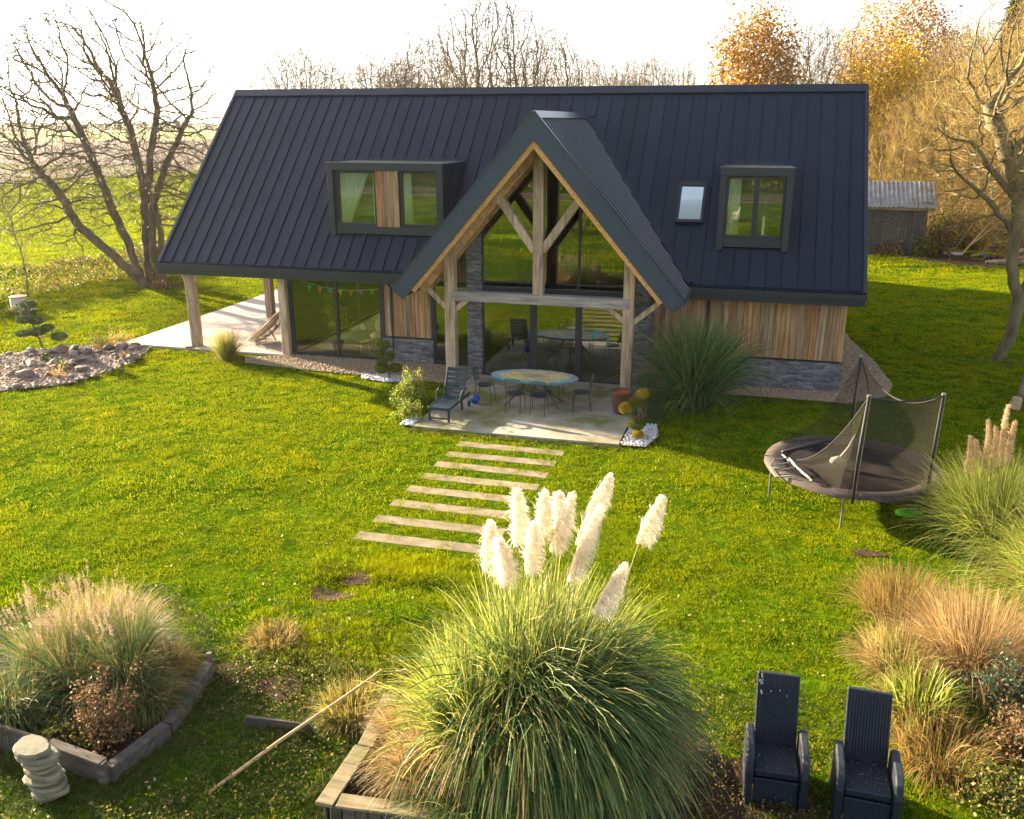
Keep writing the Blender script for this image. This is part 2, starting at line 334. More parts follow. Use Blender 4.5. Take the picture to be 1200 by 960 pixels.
# standing seam panels
NP = 50; pw = 20.04/NP
def vy(x):   # where a seam starts: eave or valley
    d = abs(x-XC)
    return 0.03 if d > PW-.1 else max(.03, (PZ-PK*d-EZ)/SLOPE)
for i in range(NP):
    x0, x1 = i*pw, (i+1)*pw
    mbp = MB(); ya, yb = vy(x0), vy(x1)
    xs = [x0+.003, x1-.003]
    if x0 < XC < x1: ya = yb = vy(XC)-.05
    mbp.prism([RF(x0+.003, ya, .012), RF(x1-.003, yb, .012), RF(x1-.003, HALF-.02, .012), RF(x0+.003, HALF-.02, .012)], (0, .022*sn, -.022*cs))
    yr = min(yb, HALF-.3)
    mbp.prism([RF(x1-.014, yr, .006), RF(x1+.014, yr, .006), RF(x1+.006, yr, .052), RF(x1-.006, yr, .052)], Vector(RF(0, HALF-.05))-Vector(RF(0, yr)))
    if i == NP-1: mbp = MB().prism([RF(x0+.003, .03, .012), RF(x1-.02, .03, .012), RF(x1-.02, HALF-.02, .012), RF(x0+.003, HALF-.02, .012)], (0, .022*sn, -.022*cs))
    H(mbp, 'roof_panel', M['roof'], main_roof)
for i in range(0, NP):   # back slope, a single width each
    x0, x1 = i*pw, (i+1)*pw
    b = lambda x, y, o: (x, 2*HALF-(y-o*sn), EZ+SLOPE*y+o*cs)
    H(MB().prism([b(x0+.003, .03, .012), b(x1-.003, .03, .012), b(x1-.003, HALF-.02, .012), b(x0+.003, HALF-.02, .012)], (0, -.022*sn, -.022*cs)), 'roof_panel', M['roof'], main_roof)
m = MB()
m.prism([RF(-.03, HALF-.2, .062), RF(-.03, HALF+.01, .075), (-.03, HALF+.2, EZ+SLOPE*(HALF-.2)+.05), (-.03, HALF, EZ+SLOPE*HALF-.12)], (20.10, 0, 0))
H(m, 'ridge_cap', M['trim'], main_roof)
for x0, x1 in ((-.035, .06), (19.985, 20.075)):
    m = MB(); m.prism([RF(x0, -.03, .075), RF(x1, -.03, .075), RF(x1, -.03, -.24), RF(x0, -.03, -.24)], Vector(RF(0, HALF))-Vector(RF(0, -.03)))
    m.prism([(x, 2*HALF-y, z) for x, y, z in (RF(x0, -.03, .075), RF(x1, -.03, .075), RF(x1, -.03, -.24), RF(x0, -.03, -.24))], (0, -(HALF+.03), SLOPE*(HALF+.03)))
    H(m, 'verge_trim', M['trim'], main_roof)
for x0, x1 in ((-.03, 8.42), (15.76, 20.07)):
    m = MB()
    m.box(x0, x1, -.145, -.135, 2.545, 2.685); m.box(x0, x1, -.145, 0.0, 2.54, 2.55); m.box(x0, x1, -.16, -.135, 2.68, 2.69)
    m.box(x0, x0+.006, -.14, 0, 2.55, 2.68); m.box(x1-.006, x1, -.14, 0, 2.55, 2.68)
    H(m, 'gutter', M['trim'], main_roof)
    H(MB().box(x0+.01, x1-.01, -.09, -.004, 2.375, 2.535), 'fascia', M['frame'], main_roof)
m = MB(); m.box(0, 8.5, -.08, .5, 2.40, 2.43); m.box(15.6, 20.0, -.08, .5, 2.40, 2.43); m.box(0, 4.02, .5, 10.4, 2.40, 2.43); m.box(19.76, 20.0, .5, 10.4, 2.40, 2.43)
H(m, 'eave_soffit', M['frame'])
# gable triangles at both ends
for x0, x1 in ((.05, .12), (19.68, 19.74)):
    m = MB(); m.prism([(x0, .5, 2.43), (x0, 9.94, 2.43), (x0, HALF, EZ+SLOPE*HALF-.3)], (x1-x0, 0, 0)); H(m, 'gable_wall', M['plank'])
# downpipes
for x in (7.29, 16.26):
    m = MB(); m.tube([(x-.05, -.07, 2.54), (x-.05, .0, 2.45), (x-.04, .25, 2.36), (x, .40, 2.2), (x, .41, 1.2), (x, .41, .02)], .035, 8)
    H(m, 'downpipe', M['frame'])

# ---- walls: backing, slate base in strips, vertical planks
def cladding(x0, x1, z0, z1, yface=.5, top=None, wall='facade_wall', wmin=.1, wmax=.2):
    m = MB(); zt = (lambda x: z1) if top is None else top
    m.prism([(x0, yface, z0-.0), (x1, yface, z0-.0), (x1, yface, zt(x1)-.01), (x0, yface, zt(x0)-.01)], (0, .22, 0))
    wl = H(m, wall, M['inwall']); x = x0
    while x < x1-.02:
        w_ = min(rnd.uniform(wmin, wmax), x1-x)
        if x1-x-w_ < .06: w_ = x1-x
        t = rnd.uniform(.022, .036); a, b = x+.003, x+w_-.003
        H(MB().prism([(a, yface-.002, z0+.01), (b, yface-.002, z0+.01), (b, yface-.002, zt(b)-rnd.uniform(.004, .02)), (a, yface-.002, zt(a)-.004)], (0, -t, 0)), 'plank', M['plank'], wl, bevel=.004)
        x += w_
    return wl
NST = [0]
def slate(x0, x1, z0, z1, yf, wall, side=None, k=1.0, depth=.16, top=None):
    """rows of split slate strips; the first 285 pieces are separate"""
    st = MB(); z = z0
    while z < z1-.012:
        h = min(rnd.uniform(.032, .062), z1-z); x = x0-rnd.uniform(0, .15)
        while x < x1-.01:
            L_ = rnd.uniform(.14, .42)*k; a, b = max(x, x0), min(x+L_, x1)
            if b-a > .03:
                t = rnd.uniform(.006, .034); zt_ = z+h-.004
                if top is None or top((a+b)/2) > zt_:
                    if NST[0] < 285 and side is None:
                        NST[0] += 1; H(MB().box(a+.002, b-.002, yf-t, yf+.01, z, zt_), 'stone', M['stone'], wall)
                    elif side is None: st.box(a+.002, b-.002, yf-t, yf+.01, z, zt_)
                    else:
                        sx, sg = side; st.box(min(sx, sx+sg*t)-.004, max(sx, sx+sg*t)+.004, a+.002, b-.002, z, zt_)
            x += L_
        z += h
    if st.v: H(st, 'slate_strips', M['stone_mix'], wall, kind='stuff')
# a joined mass of strips has to vary by position instead of by object
n = NT('slate_strips'); g = n.n('NewGeometry').outputs['Position']; vo = n.n('TexVoronoi', Scale=1.0); n.l(n.map(g, (4.2, 4.2, 21)), vo.inputs[0]); sp = n.n('SeparateColor'); n.l(vo.outputs['Color'], sp.inputs[0])
f = n.noise(n.map(g, (1, 1, 2)), 7, 6); c0 = n.ramp(f, [(.28, (.06, .065, .075)), (.5, (.14, .145, .155)), (.75, (.22, .22, .215))]); c1 = n.ramp(sp.outputs[0], [(0, (.5, .52, .58)), (.5, (.95, .95, 1)), (.85, (1.35, 1.3, 1.15)), (1, (1.6, 1.5, 1.35))]); c0 = n.mix(.999, c0, c1, 'MULTIPLY')
p = n.n('BsdfPrincipled', Roughness=.8); n.l(c0, p.inputs['Base Color']); n.l(n.bump(n.noise(g, 45, 5), .8, .01), p.inputs['Normal']); n.l(p.outputs[0], n.o.inputs[0]); M['stone_mix'] = n.m
wl = cladding(6.97, 8.53, .735, 2.40)
H(MB().box(6.97, 8.53, .46, .7, -.1, .70), 'stone_base', M['stone'], bevel=0)
sb = H(MB().box(6.97, 8.53, .445, .47, .70, .73), 'flashing', M['frame'])
base_l = H(MB().box(6.98, 8.52, .45, .455, -.1, .69), 'stone_wall', M['stone']); slate(6.97, 8.53, -.02, .70, .449, base_l)
wr = cladding(14.84, 16.22, .80, 2.40); wr2 = cladding(16.30, 19.72, .80, 2.40, wmin=.12, wmax=.22)
H(MB().box(16.22, 16.30, .485, .6, .78, 2.4), 'wall_joint', M['frame'])
H(MB().box(14.84, 19.72, .46, .7, -.12, .76), 'stone_base', M['stone']); H(MB().box(14.84, 19.735, .44, .47, .765, .795), 'flashing', M['frame'])
base_r = H(MB().box(14.85, 19.71, .45, .455, -.12, .755), 'stone_wall', M['stone']); slate(16.6, 19.72, -.1, .765, .449, base_r); slate(14.84, 16.6, -.1, .765, .449, base_r, k=1.2)
H(MB().box(19.66, 19.72, .47, 9.9, -.12, 2.42), 'end_wall', M['plank']); H(MB().box(19.70, 19.735, .45, 9.9, -.12, .76), 'stone_base', M['stone'])
H(MB().box(4.0, 19.7, 9.8, 9.94, 0, 2.45), 'back_wall', M['plank'])
# boards beside the porch, up to its soffit
und = lambda x: 6.36-PK*abs(x-XC)-.02
cladding(8.56, 9.84, 2.38, 3, top=lambda x: max(2.45, und(x)), wall='upper_wall')
cladding(14.82, 15.3, 2.41, 3, top=lambda x: max(2.46, und(x)), wall='upper_wall')
# stone piers of the central bay
for x0, x1, sd in ((9.84, 10.24, 1), (14.37, 14.82, 1)):
    tp = lambda x: und(x)+.15
    m = MB(); m.prism([(x0, -.37, -.02), (x1, -.37, -.02), (x1, -.37, tp(x1)), (x0, -.37, tp(x0))], (0, .95, 0)); pr = H(m, 'stone_pier', M['stone'])
    slate(x0, x1, -.02, 4.2, -.371, pr, k=.6, top=tp)
    slate(-.37, .48, -.02, min(tp(x0), tp(x1)), 0, pr, side=(x1, 1), k=.7)

# ---- glazing
def window(name, x0, x1, z0, z1, y, fw_=.07, dp=.08, mull=(), gm='glass', parent=None, poly=None, label=None, mw=None):
    m = MB(); P_ = [(x0, z0), (x1, z0), (x1, z1), (x0, z1)] if poly is None else poly
    for i in range(len(P_)):
        a, b = P_[i], P_[(i+1) % len(P_)]; m.beam((a[0], y+dp/2+i*.0007, a[1]), (b[0], y+dp/2+i*.0007, b[1]), dp, fw_*2, (0, 0, 1)) if abs(a[1]-b[1]) < 1e-6 else m.beam((a[0], y+dp/2+i*.0007, a[1]), (b[0], y+dp/2+i*.0007, b[1]), fw_*2, dp+.003, (0, 1, 0))
    for q in mull:
        zt = z1 if poly is None else max(z0, und(q)); m.box(q-(mw or fw_)/2, q+(mw or fw_)/2, y-.012, y+dp+.004, z0, zt)
    fr = H(m, name, M['frame'], parent)
    if label: fr['label'] = label
    pts = [(a, y+dp/2-.004, b) for a, b in P_]
    xs = [x0]+list(mull)+[x1]
    if poly is None:
        for a, b in zip(xs, xs[1:]): H(MB().box(a+.01, b-.01, y+dp/2-.004, y+dp/2+.004, z0+.01, z1-.01), 'pane', M[gm], fr)
    else: H(MB().prism(pts, (0, .008, 0)), 'pane', M[gm], fr)
    return fr
window('glass_door', 4.02, 6.97, .02, 2.38, .44, mull=(5.53,), gm='glass_clear', mw=.08)
window('tall_window', 8.56, 9.84, .02, 2.36, .44)
window('glass_door', 10.24, 14.37, .0, 2.34, -.36, mull=(11.70, 12.94), mw=.17)
up_ = [(10.24, 2.44), (14.37, 2.44), (14.37, und(14.37)), (XC, und(XC)), (10.24, und(10.24))]
window('gable_window', 10.24, 14.37, 2.44, 3, -.36, mull=(12.92,), poly=up_, mw=.06)
# glazed side of the corner room towards the terrace
m = MB()
for y in (.52, 2.85, 5.2, 7.5): m.box(4.0, 4.08, y-.04, y+.04, 0.02, 2.4)
m.box(4.001, 4.079, .52, 7.5, .0, .06); m.box(4.001, 4.079, .52, 7.5, 2.33, 2.4)
fr = H(m, 'glass_door', M['frame'])
for a, b in ((.56, 2.81), (2.89, 5.16), (5.24, 7.46)): H(MB().box(4.036, 4.044, a, b, .06, 2.33), 'pane', M['glass_clear'], fr)
H(MB().box(3.98, 4.1, 7.54, 9.8, 0, 2.42), 'side_wall', M['plank'])
# rooms
H(MB().box(4.1, 19.66, .56, 9.8, -.05, .012), 'room_floor', M['infloor']); H(MB().box(10.24, 14.8, -.3, .56, -.05, .011), 'room_floor', M['infloor'])
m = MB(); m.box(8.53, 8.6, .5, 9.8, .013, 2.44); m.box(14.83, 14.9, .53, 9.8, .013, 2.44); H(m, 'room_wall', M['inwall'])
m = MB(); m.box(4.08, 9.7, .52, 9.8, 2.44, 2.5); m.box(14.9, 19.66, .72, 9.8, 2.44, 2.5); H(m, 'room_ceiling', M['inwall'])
# ---- porch roof
prf = MB()
for sd in (-1, 1):
    prf.prism([PP(sd, 0, .0155, YF+.05), PP(sd, PW, .0155, YF+.05), PP(sd, PW, .0155, .02), PP(sd, 0, .0155, valley-.02)], (-sd*psn*.12, 0, -pcs*.12))
porch_roof = H(prf, 'porch_roof', M['roof'])
rp = .40; ny = int((valley-YF)/rp)+1
for sd in (-1, 1):
    for i in range(ny):
        ya, yb = YF+.01+i*rp, min(YF+.01+(i+1)*rp, valley)
        dv = lambda y: PW if y <= 0 else max(.02, (PZ-EZ-SLOPE*y)/PK)
        if yb-ya < .03: continue
        da, db = dv(ya), dv(yb); mb = MB()
        mb.prism([PP(sd, 0, 0, ya+.003), PP(sd, da, 0, ya+.003), PP(sd, db, 0, yb-.003), PP(sd, 0, 0, yb-.003)], (-sd*psn*.015, 0, -pcs*.015))
        dr = dv(ya+.03); A = [PP(sd, 0, .001, ya+.008), PP(sd, 0, .001, ya+.048), PP(sd, 0, -.052, ya+.038), PP(sd, 0, -.052, ya+.018)]
        mb.prism(A, Vector(PP(sd, dr, 0, 0))-Vector(PP(sd, 0, 0, 0)))
        H(mb, 'porch_panel', M['porch_metal'], porch_roof)
m = MB()
for sd in (-1, 1): m.prism([PP(sd, -.02, -.066, YF-.02), PP(sd, .12, -.066, YF-.02), PP(sd, .12, -.054, YF-.02), PP(sd, -.02, -.054, YF-.02)], (0, valley-YF-.02, 0))
H(m, 'porch_ridge_cap', M['porch_metal'], porch_roof)
for sd in (-1, 1):
    m = MB(); m.prism([(XC, YF-.045, PZ+.042), PP(sd, PW+.01, -.03, YF-.045), PP(sd, PW+.01, .39, YF-.045), (XC, YF-.045, PZ-.60)], (0, .045, 0))
    H(m, 'fascia_board', M['fascia'], porch_roof)
    H(MB().prism([PP(sd, -.02, -.065, YF-.06), PP(sd, PW+.03, -.065, YF-.06), PP(sd, PW+.03, -.03, YF-.06), PP(sd, -.02, -.03, YF-.06)], (0, .10, 0)), 'edge_flashing', M['porch_metal'], porch_roof)
    m = MB(); m.prism([PP(sd, PW+.012, -.03, YF), PP(sd, PW+.04, -.03, YF), PP(sd, PW+.04, .33, YF), PP(sd, PW+.012, .33, YF)], (0, -YF-.0, 0)); H(m, 'side_fascia', M['fascia'], porch_roof)
    m = MB(); m.prism([(XC+sd*.001, YF+.001, PZ-.56), PP(sd, PW-.2, .385, YF+.001), PP(sd, PW-.2, .50, YF+.001), (XC+sd*.001, YF+.001, PZ-.80)], (0, .06, 0)); H(m, 'barge_board', M['soffit'], porch_roof)
    # soffit boards run down the slope
    y = YF+.06
    while y < -.4:
        H(MB().prism([PP(sd, .05, .37, y+.004), PP(sd, PW-.12, .37, y+.004), PP(sd, PW-.12, .37, y+.15), PP(sd, .05, .37, y+.15)], (sd*psn*.03, 0, pcs*.03)), 'soffit_board', M['soffit'], porch_roof); y += .155
for sd in (-1, 1):   # valley flashing
    a = Vector((XC, valley, PZ+.01)); b = Vector((XC+sd*PW, .0, EZ-.01)); m = MB(); m.beam(a+Vector((0, 0, .07)), b+Vector((0, -.02, .09)), .15, .05, (0, -.5, 1)); H(m, 'valley_flashing', M['roof'], porch_roof)
# timber frame of the porch
YT = -1.12
frame = H(MB().beam((12.02, YT, 2.50), (12.02, YT, 6.25), .27, .27, (0, 1, 0)), 'king_post', M['beam'], bevel=.012)
for sd in (-1, 1):
    H(MB().beam(PP(sd, .13, .49, YT+.0), PP(sd, PW-.15, .49, YT), .2, .22, (0, 0, 1)), 'rafter', M['beam_warm'], bevel=.012)
    H(MB().beam(PP(sd, .13, .49, -.48), PP(sd, PW-.15, .49, -.48), .14, .20, (0, 0, 1)), 'rafter', M['beam_warm'], bevel=.012)
    H(MB().beam((12.02+sd*.10, YT, 3.62), (12.02+sd*1.08, YT+.001, 4.98), .2, .24, (0, 1, 0)), 'strut', M['beam'], bevel=.012)
    for d, hh in ((.95, .2), (2.5, .2), ):
        a = PP(sd, d, .47, -1.42); H(MB().tube([a, (a[0], -.42, a[2])], .10, 10), 'purlin', M['beam'], smooth=False)
H(MB().tube([(XC, -1.45, 6.26), (XC, -.42, 6.26)], .10, 10), 'purlin', M['beam'])
H(MB().beam((9.66, YT-.004, 2.37), (14.42, YT-.004, 2.37), .27, .26), 'tie_beam', M['beam_grey'], bevel=.012)
for x, zt in ((9.63, 3.62), (14.37, 3.72)):
    H(MB().beam((x, YT+.006, 0), (x, YT+.006, zt), .28, .28, (0, 1, 0)), 'post', M['beam'], bevel=.014)
for a, b in (((8.90, 2.62), (9.55, 2.0)), ((10.12, 2.28), (9.68, 1.92)), ((15.12, 2.42), (14.45, 1.86)), ((13.80, 2.28), (14.28, 1.9))):
    H(MB().beam((a[0], YT, a[1]), (b[0], YT, b[1]), .13, .14, (0, 1, 0)), 'brace', M['beam'], bevel=.01)
# terrace posts
for x, y, s_ in ((.62, .55, .27), (.64, 5.1, .27), (.64, 9.7, .27), (3.85, .40, .25)):
    H(MB().beam((x, y, .0), (x, y, 2.42), s_, s_, (0, 1, 0)), 'terrace_post', M['beam'], bevel=.014)
m = MB()
for sd in (-1, 1): m.beam((.62+sd*.28, .52, 2.36), (.62+sd*.1, .52, 2.05), .1, .1, (0, 1, 0))
H(m, 'post_head', M['beam'], bevel=.01)
m = MB(); m.box(.42, .60, .2, .4, .02, .06); H(m, 'post_foot', M['rust'])

# ---- dormers
def dormer(x0, x1, z0, z1, y, parts, solid=None):
    """box dormer; parts = window spans"""
    yb = (z1-EZ)/SLOPE
    m = MB()
    m.prism([(x0+.02, y+.2, z1-.12), (x1-.02, y+.2, z1-.12), (x1-.02, yb, z1-.12), (x0+.02, yb, z1-.12)], (0, 0, .12))
    d = H(m, 'dormer', M['trim'])
    m = MB(); t = .20; s_ = .17
    m.box(x0, x1, y, y+.28, z1-t, z1+.012)
    m.box(x0, x0+s_, y-.001, y+.279, z0-.16, z1-t-.001); m.box(x1-s_, x1, y-.001, y+.279, z0-.16, z1-t-.001)
    m.box(x0+s_+.001, x1-s_-.001, y+.05, y+.25, z0-.08, z0+.14)
    H(m, 'dormer_surround', M['trim'], d, bevel=.006)
    H(MB().box(x0-.02, x1+.02, y-.02, y+.02, z1+.0125, z1+.03), 'edge_flashing', M['steel'], d)
    for xs in (x0+.03, x1-.07):   # cheeks, ribbed
        m = MB(); m.prism([(xs, y+.28, EZ+SLOPE*(y+.28)-.05), (xs, y+.28, z1-.12), (xs, yb, z1-.12)], (.04, 0, 0)); 
        for q in range(9):
            yy = y+.34+q*.2; zl = EZ+SLOPE*yy
            if zl < z1-.2: m.box(xs+.04 if xs > (x0+x1)/2 else xs-.02, xs+.06 if xs > (x0+x1)/2 else xs, yy, yy+.03, zl-.02, z1-.125)
        H(m, 'dormer_cheek', M['trim'], d)
    m = MB(); m.box(x0+.25, x1-.25, yb-.05, yb+.1, z1-.02, z1+.06); H(m, 'dormer_flashing', M['trim'], d)
    H(MB().box(x0+s_, x1-s_, y+.62, y+.66, z0, z1-.15), 'dark_room_panel', M['inwall'], d)  # dark backing panel standing in for the unlit room behind the panes
    return d
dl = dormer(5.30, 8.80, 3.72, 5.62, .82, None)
for a, b in ((5.50, 6.74), (7.48, 8.62)): window('dormer_window', a, b, 3.88, 5.41, .94, fw_=.06, gm='glass_dorm', parent=dl)
pn = H(MB().box(6.76, 7.46, .90, .95, 3.80, 5.43), 'timber_panel', M['frame'], dl)
for i in range(4): H(MB().box(6.765+i*.174, 6.765+(i+1)*.174-.006, .872, .901, 3.78+rnd.uniform(0, .01), 5.42), 'plank', M['plank'], pn, bevel=.003)
def curtain(x0, x1, x2, x3, z0, z1, y, par):
    """hanging folds: top from x0 to x1, bottom from x2 to x3"""
    V = []; nn = 36
    for i in range(nn+1):
        u = i/nn; off = .035*math.sin(u*nn*1.1)
        V += [(x0+(x1-x0)*u, y+off, z1), (x2+(x3-x2)*u, y+off*1.3, z0)]
    mb = MB(); mb.add(V, [(2*i, 2*i+2, 2*i+3, 2*i+1) for i in range(nn)]); o = H(mb, 'curtain', M['curtain'], par, smooth=True)
    s_ = o.modifiers.new('thick', 'SOLIDIFY'); s_.thickness = .004; return o
curtain(5.56, 6.45, 5.56, 5.85, 3.93, 5.36, 1.12, dl); curtain(6.58, 6.70, 6.58, 6.70, 3.93, 5.36, 1.12, dl); curtain(7.52, 7.74, 7.52, 7.78, 3.93, 5.36, 1.12, dl)
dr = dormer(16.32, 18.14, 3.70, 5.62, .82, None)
window('dormer_window', 16.50, 17.24, 3.86, 5.41, .94, fw_=.055, gm='glass_dorm', parent=dr); window('dormer_window', 17.26, 17.96, 3.861, 5.409, .941, fw_=.055, gm='glass_dorm', parent=dr)
curtain(16.54, 16.86, 16.54, 16.86, 3.92, 5.36, 1.12, dr)
H(MB().box(17.45, 17.52, 1.05, 1.07, 3.93, 4.4), 'paper_strip', M['curtain'], dr)
# roof window
sk = MB()
for a, b, c_, d_ in ((15.18, 15.92, 1.46, 1.53), (15.18, 15.92, 2.40, 2.50), (15.18, 15.25, 1.53, 2.40), (15.85, 15.92, 1.53, 2.40)):
    sk.prism([RF(a, c_, .11), RF(b, c_, .11), RF(b, d_, .11), RF(a, d_, .11)], (0, .12*sn, -.12*cs))
sk = H(sk, 'roof_window', M['trim'])
H(MB().prism([RF(15.26, 1.54, .075), RF(15.84, 1.54, .075), RF(15.84, 2.39, .075), RF(15.26, 2.39, .075)], (0, .01*sn, -.01*cs)), 'pane', M['glass_clear'], sk)
H(MB().prism([RF(15.26, 1.54, .062), RF(15.84, 1.54, .062), RF(15.84, 2.39, .062), RF(15.26, 2.39, .062)], (0, .01*sn, -.01*cs)), 'blind', M['blind'], sk)
# unseen rear wing, added and sized for its shadow on the lawn to the right
m = MB(); m.prism([(9, 9.95, 0), (17, 9.95, 0), (17, 9.95, 2.6), (13, 9.95, 6.4), (9, 9.95, 2.6)], (0, 11.4, 0)); H(m, 'unseen_rear_wing', M['plank'])
m = MB()
for sd in (-1, 1): m.prism([(13, 9.97, 6.95), (13+sd*4.3, 9.96, 2.66), (13+sd*4.3, 21.7, 2.66), (13, 21.7, 6.95)], (0, 0, -.2))
H(m, 'unseen_rear_roof', M['roof'])
# ------------------------------------------------------------------ ground
def grass_ground():
    n = NT('lawn_ground'); g = n.n('NewGeometry').outputs['Position']
    a = n.noise(g, 9, 8, .75); b = n.noise(g, .35, 4, .6); far = n.noise(n.map(g, (1, 1, 1)), 2.2, 8, .7, .4)
    c = n.ramp(a, [(.3, (.014, .026, .002)), (.5, (.05, .095, .004)), (.7, (.13, .18, .006))])
    c2 = n.ramp(b, [(.35, (.75, .95, .6)), (.65, (1.25, 1.08, .9))]); c = n.mix(.999, c, c2, 'MULTIPLY')
    c3 = n.ramp(far, [(.3, (.6, .7, .5)), (.5, (1, 1, 1)), (.72, (1.5, 1.3, 1.2))]); c = n.mix(.999, c, c3, 'MULTIPLY')
    p = n.n('BsdfPrincipled', Roughness=.8); p.inputs['Specular IOR Level'].default_value = .0
    n.l(c, p.inputs['Base Color'])
    h = n.math('ADD', n.math('MULTIPLY', a, .5), far); n.l(n.bump(h, 1.0, .12), p.inputs['Normal']); n.l(p.outputs[0], n.o.inputs[0]); return n.m
M['ground'] = grass_ground()
def axis(lo, hi, st, far):
    a = list(np.arange(lo, hi+st/2, st)); s_ = st
    while a[-1] < far: s_ *= 1.25; a.append(a[-1]+s_)
    s_ = st
    while a[0] > -far: s_ *= 1.25; a.insert(0, a[0]-s_)
    return np.array(a)
X = axis(-13, 31, .2, 3500); Y = axis(-19, 27, .2, 3500)
gx, gy = np.meshgrid(X, Y); fade = np.clip(1-np.maximum(np.maximum(-16-gx, gx-36), np.maximum(-24-gy, gy-32))/10, 0, 1)
gz = hgt(gx, gy)*fade-.04
# a gentle rise of the fields far behind keeps the horizon soft
V = np.stack([gx, gy, gz], -1).reshape(-1, 3); nx = len(X); i0 = (np.arange(len(Y)-1)[:, None]*nx+np.arange(nx-1)[None, :])
F = np.stack([i0, i0+1, i0+nx+1, i0+nx], -1).reshape(-1, 4)
tag(link('ground', mesh_np('ground', V, F, M['ground'], smooth=True)), kind='structure')
def sheet(name, poly, z, mat, kind='structure', **t):
    return tag(link(name, mesh_np(name, [(x, y, z) for x, y in poly], [tuple(range(len(poly)))], mat)), kind=kind, **t)
M['plough'] = surf('ploughed_soil', [(.07, .05, .038), (.11, .08, .06), (.15, .115, .085)], .5, (1, .05, 1), rough=1, bump=.8, bscale=2, bdist=.3, coords='World', spec=.1)
M['meadow'] = surf('meadow_grass', [(.10, .16, .004), (.20, .25, .008), (.32, .33, .02)], .8, rough=1, bump=1, bscale=3, bdist=.3, coords='World', spec=0)
M['crop'] = surf('winter_crop', [(.20, .24, .02), (.30, .31, .05)], .05, rough=1, bump=.3, coords='World', spec=.1)
sheet('ploughed_field', [(-120, -300), (-83, -20), (-66, 63), (-60, 94), (-45, 170), (-20, 300), (-180, 282), (-252, 259), (-420, 200), (-600, -300)], .05, M['plough'])
sheet('meadow', [(-12, -30), (-12, 20), (-9, 60), (-20, 200), (-45, 168), (-62, 95), (-68, 63), (-84, -22)], -.025, M['meadow'])
sheet('far_field', [(-600, -300), (-425, 201), (-254, 260), (-182, 284), (-22, 302), (0, 1200), (-1500, 1500), (-2500, 300)], .04, M['crop'])
sheet('path', [(-60, -62), (-60, -66), (90, -61), (90, -57)], .03, M['plough'])
# terrace under the roof, patio, stepping slabs
def slabs(name, cells, z0, z1, mat):
    root = tag(link(name, MB().box(*cells[0][:4], z0, z1-.03).v and mesh_np(name, *(lambda q: (q.v, q.f))(MB().prism([(min(c[0] for c in cells)+.01, min(c[2] for c in cells)+.01, z0), (max(c[1] for c in cells)-.01, min(c[2] for c in cells)+.01, z0), (max(c[1] for c in cells)-.01, max(c[3] for c in cells)-.01, z0), (min(c[0] for c in cells)+.01, max(c[3] for c in cells)-.01, z0)], (0, 0, z1-z0-.02))), mat)), kind='structure')
    for c in cells: MB().box(c[0]+.004, c[1]-.004, c[2]+.004, c[3]-.004, z0+.01, z1).build('slab', mat, root, bevel=.006)
    return root
slabs('terrace', [(-1.9, 1.1, .22, 4.2), (1.1, 3.98, .22, 4.2), (-1.9, 1.1, 4.2, 8.2), (1.1, 3.98, 4.2, 8.2), (-1.9, 1.1, 8.2, 11.2), (1.1, 3.98, 8.2, 11.2)], -.2, .022, M['terrace'])
slabs('patio', [(9.97, 14.78, -5.04, -1.72), (10.12, 12.3, -1.72, -.36), (12.3, 14.6, -1.72, -.36)], -.15, .018, M['concrete'])
SL = [-10.72, -10.0, -9.27, -8.57, -7.88, -7.2, -6.56, -5.9]
for i, y in enumerate(SL):
    x0 = 11.02+.035*i; t_ = ['nearest of the row, closest to the bare soil patch', 'second of the row counting up the lawn', 'third of the row counting up the lawn', 'fourth of the row counting up the lawn', 'fourth from the patio end of the row', 'third from the patio end of the row', 'second from the patio end of the row', 'last of the row, directly in front of the patio'][i]
    o = link('stepping_slab', mesh_np('stepping_slab', *(lambda q: (q.v, q.f))(MB().box(-1.22, 1.22, -.16, .16, -.06, .0)), M['slab']), loc=(x0+1.24, y+.16, -.034), rot=(rnd.uniform(-.004, .004), rnd.uniform(-.004, .004), rnd.uniform(-.012, .012)))
    b = o.modifiers.new('bevel', 'BEVEL'); b.width = .01
    tag(o, 'long pale stepping slab in the lawn, '+t_, 'stepping slab', 'stepping slabs from patio to lawn')
    o.scale = (1-.003*i, 1, 1)
# gravel beds
g_front = [(2.75, -.2), (3.1, -.82), (5, -1.05), (7.2, -1.22), (9.1, -1.3), (9.9, -1.45), (9.95, -.3), (9.85, .5), (4.0, .5), (4.0, .2)]
g_right = [(14.8, .45), (14.8, -.6), (17.3, -.42), (19.9, -.48), (20.9, .4), (21.2, 1.6), (21.0, 4), (20.6, 6.6), (20.3, 10), (19.7, 10), (19.7, .45)]
sheet('gravel_path', g_front, -.012, M['gravel']); sheet('gravel_strip', g_right, -.012, M['gravel'])
w_spots = [[(6.95, -1.15), (7.6, -1.0), (8.6, -1.1), (8.7, -1.5), (7.9, -1.72), (7.1, -1.5)], [(14.80, -5.0), (14.85, -3.6), (15.4, -3.4), (15.55, -4.2), (15.35, -5.0)], [(9.6, -4.95), (9.65, -4.4), (9.95, -4.3), (9.93, -4.98)]]
rockbed = [(-5.2, -2.2), (-4.47, -1.7), (-3.14, -.34), (-1.45, .15), (-.75, .15), (-.5, -.5), (-.41, -1.06), (-.2, -2.4), (-.35, -4.1), (-1.63, -5.1), (-4, -6.5), (-6, -5)]
sheet('rock_bed', rockbed, -.008, M['gravel'])
for s_ in w_spots: sheet('pebble_bed', s_, -.004, M['gravel'])
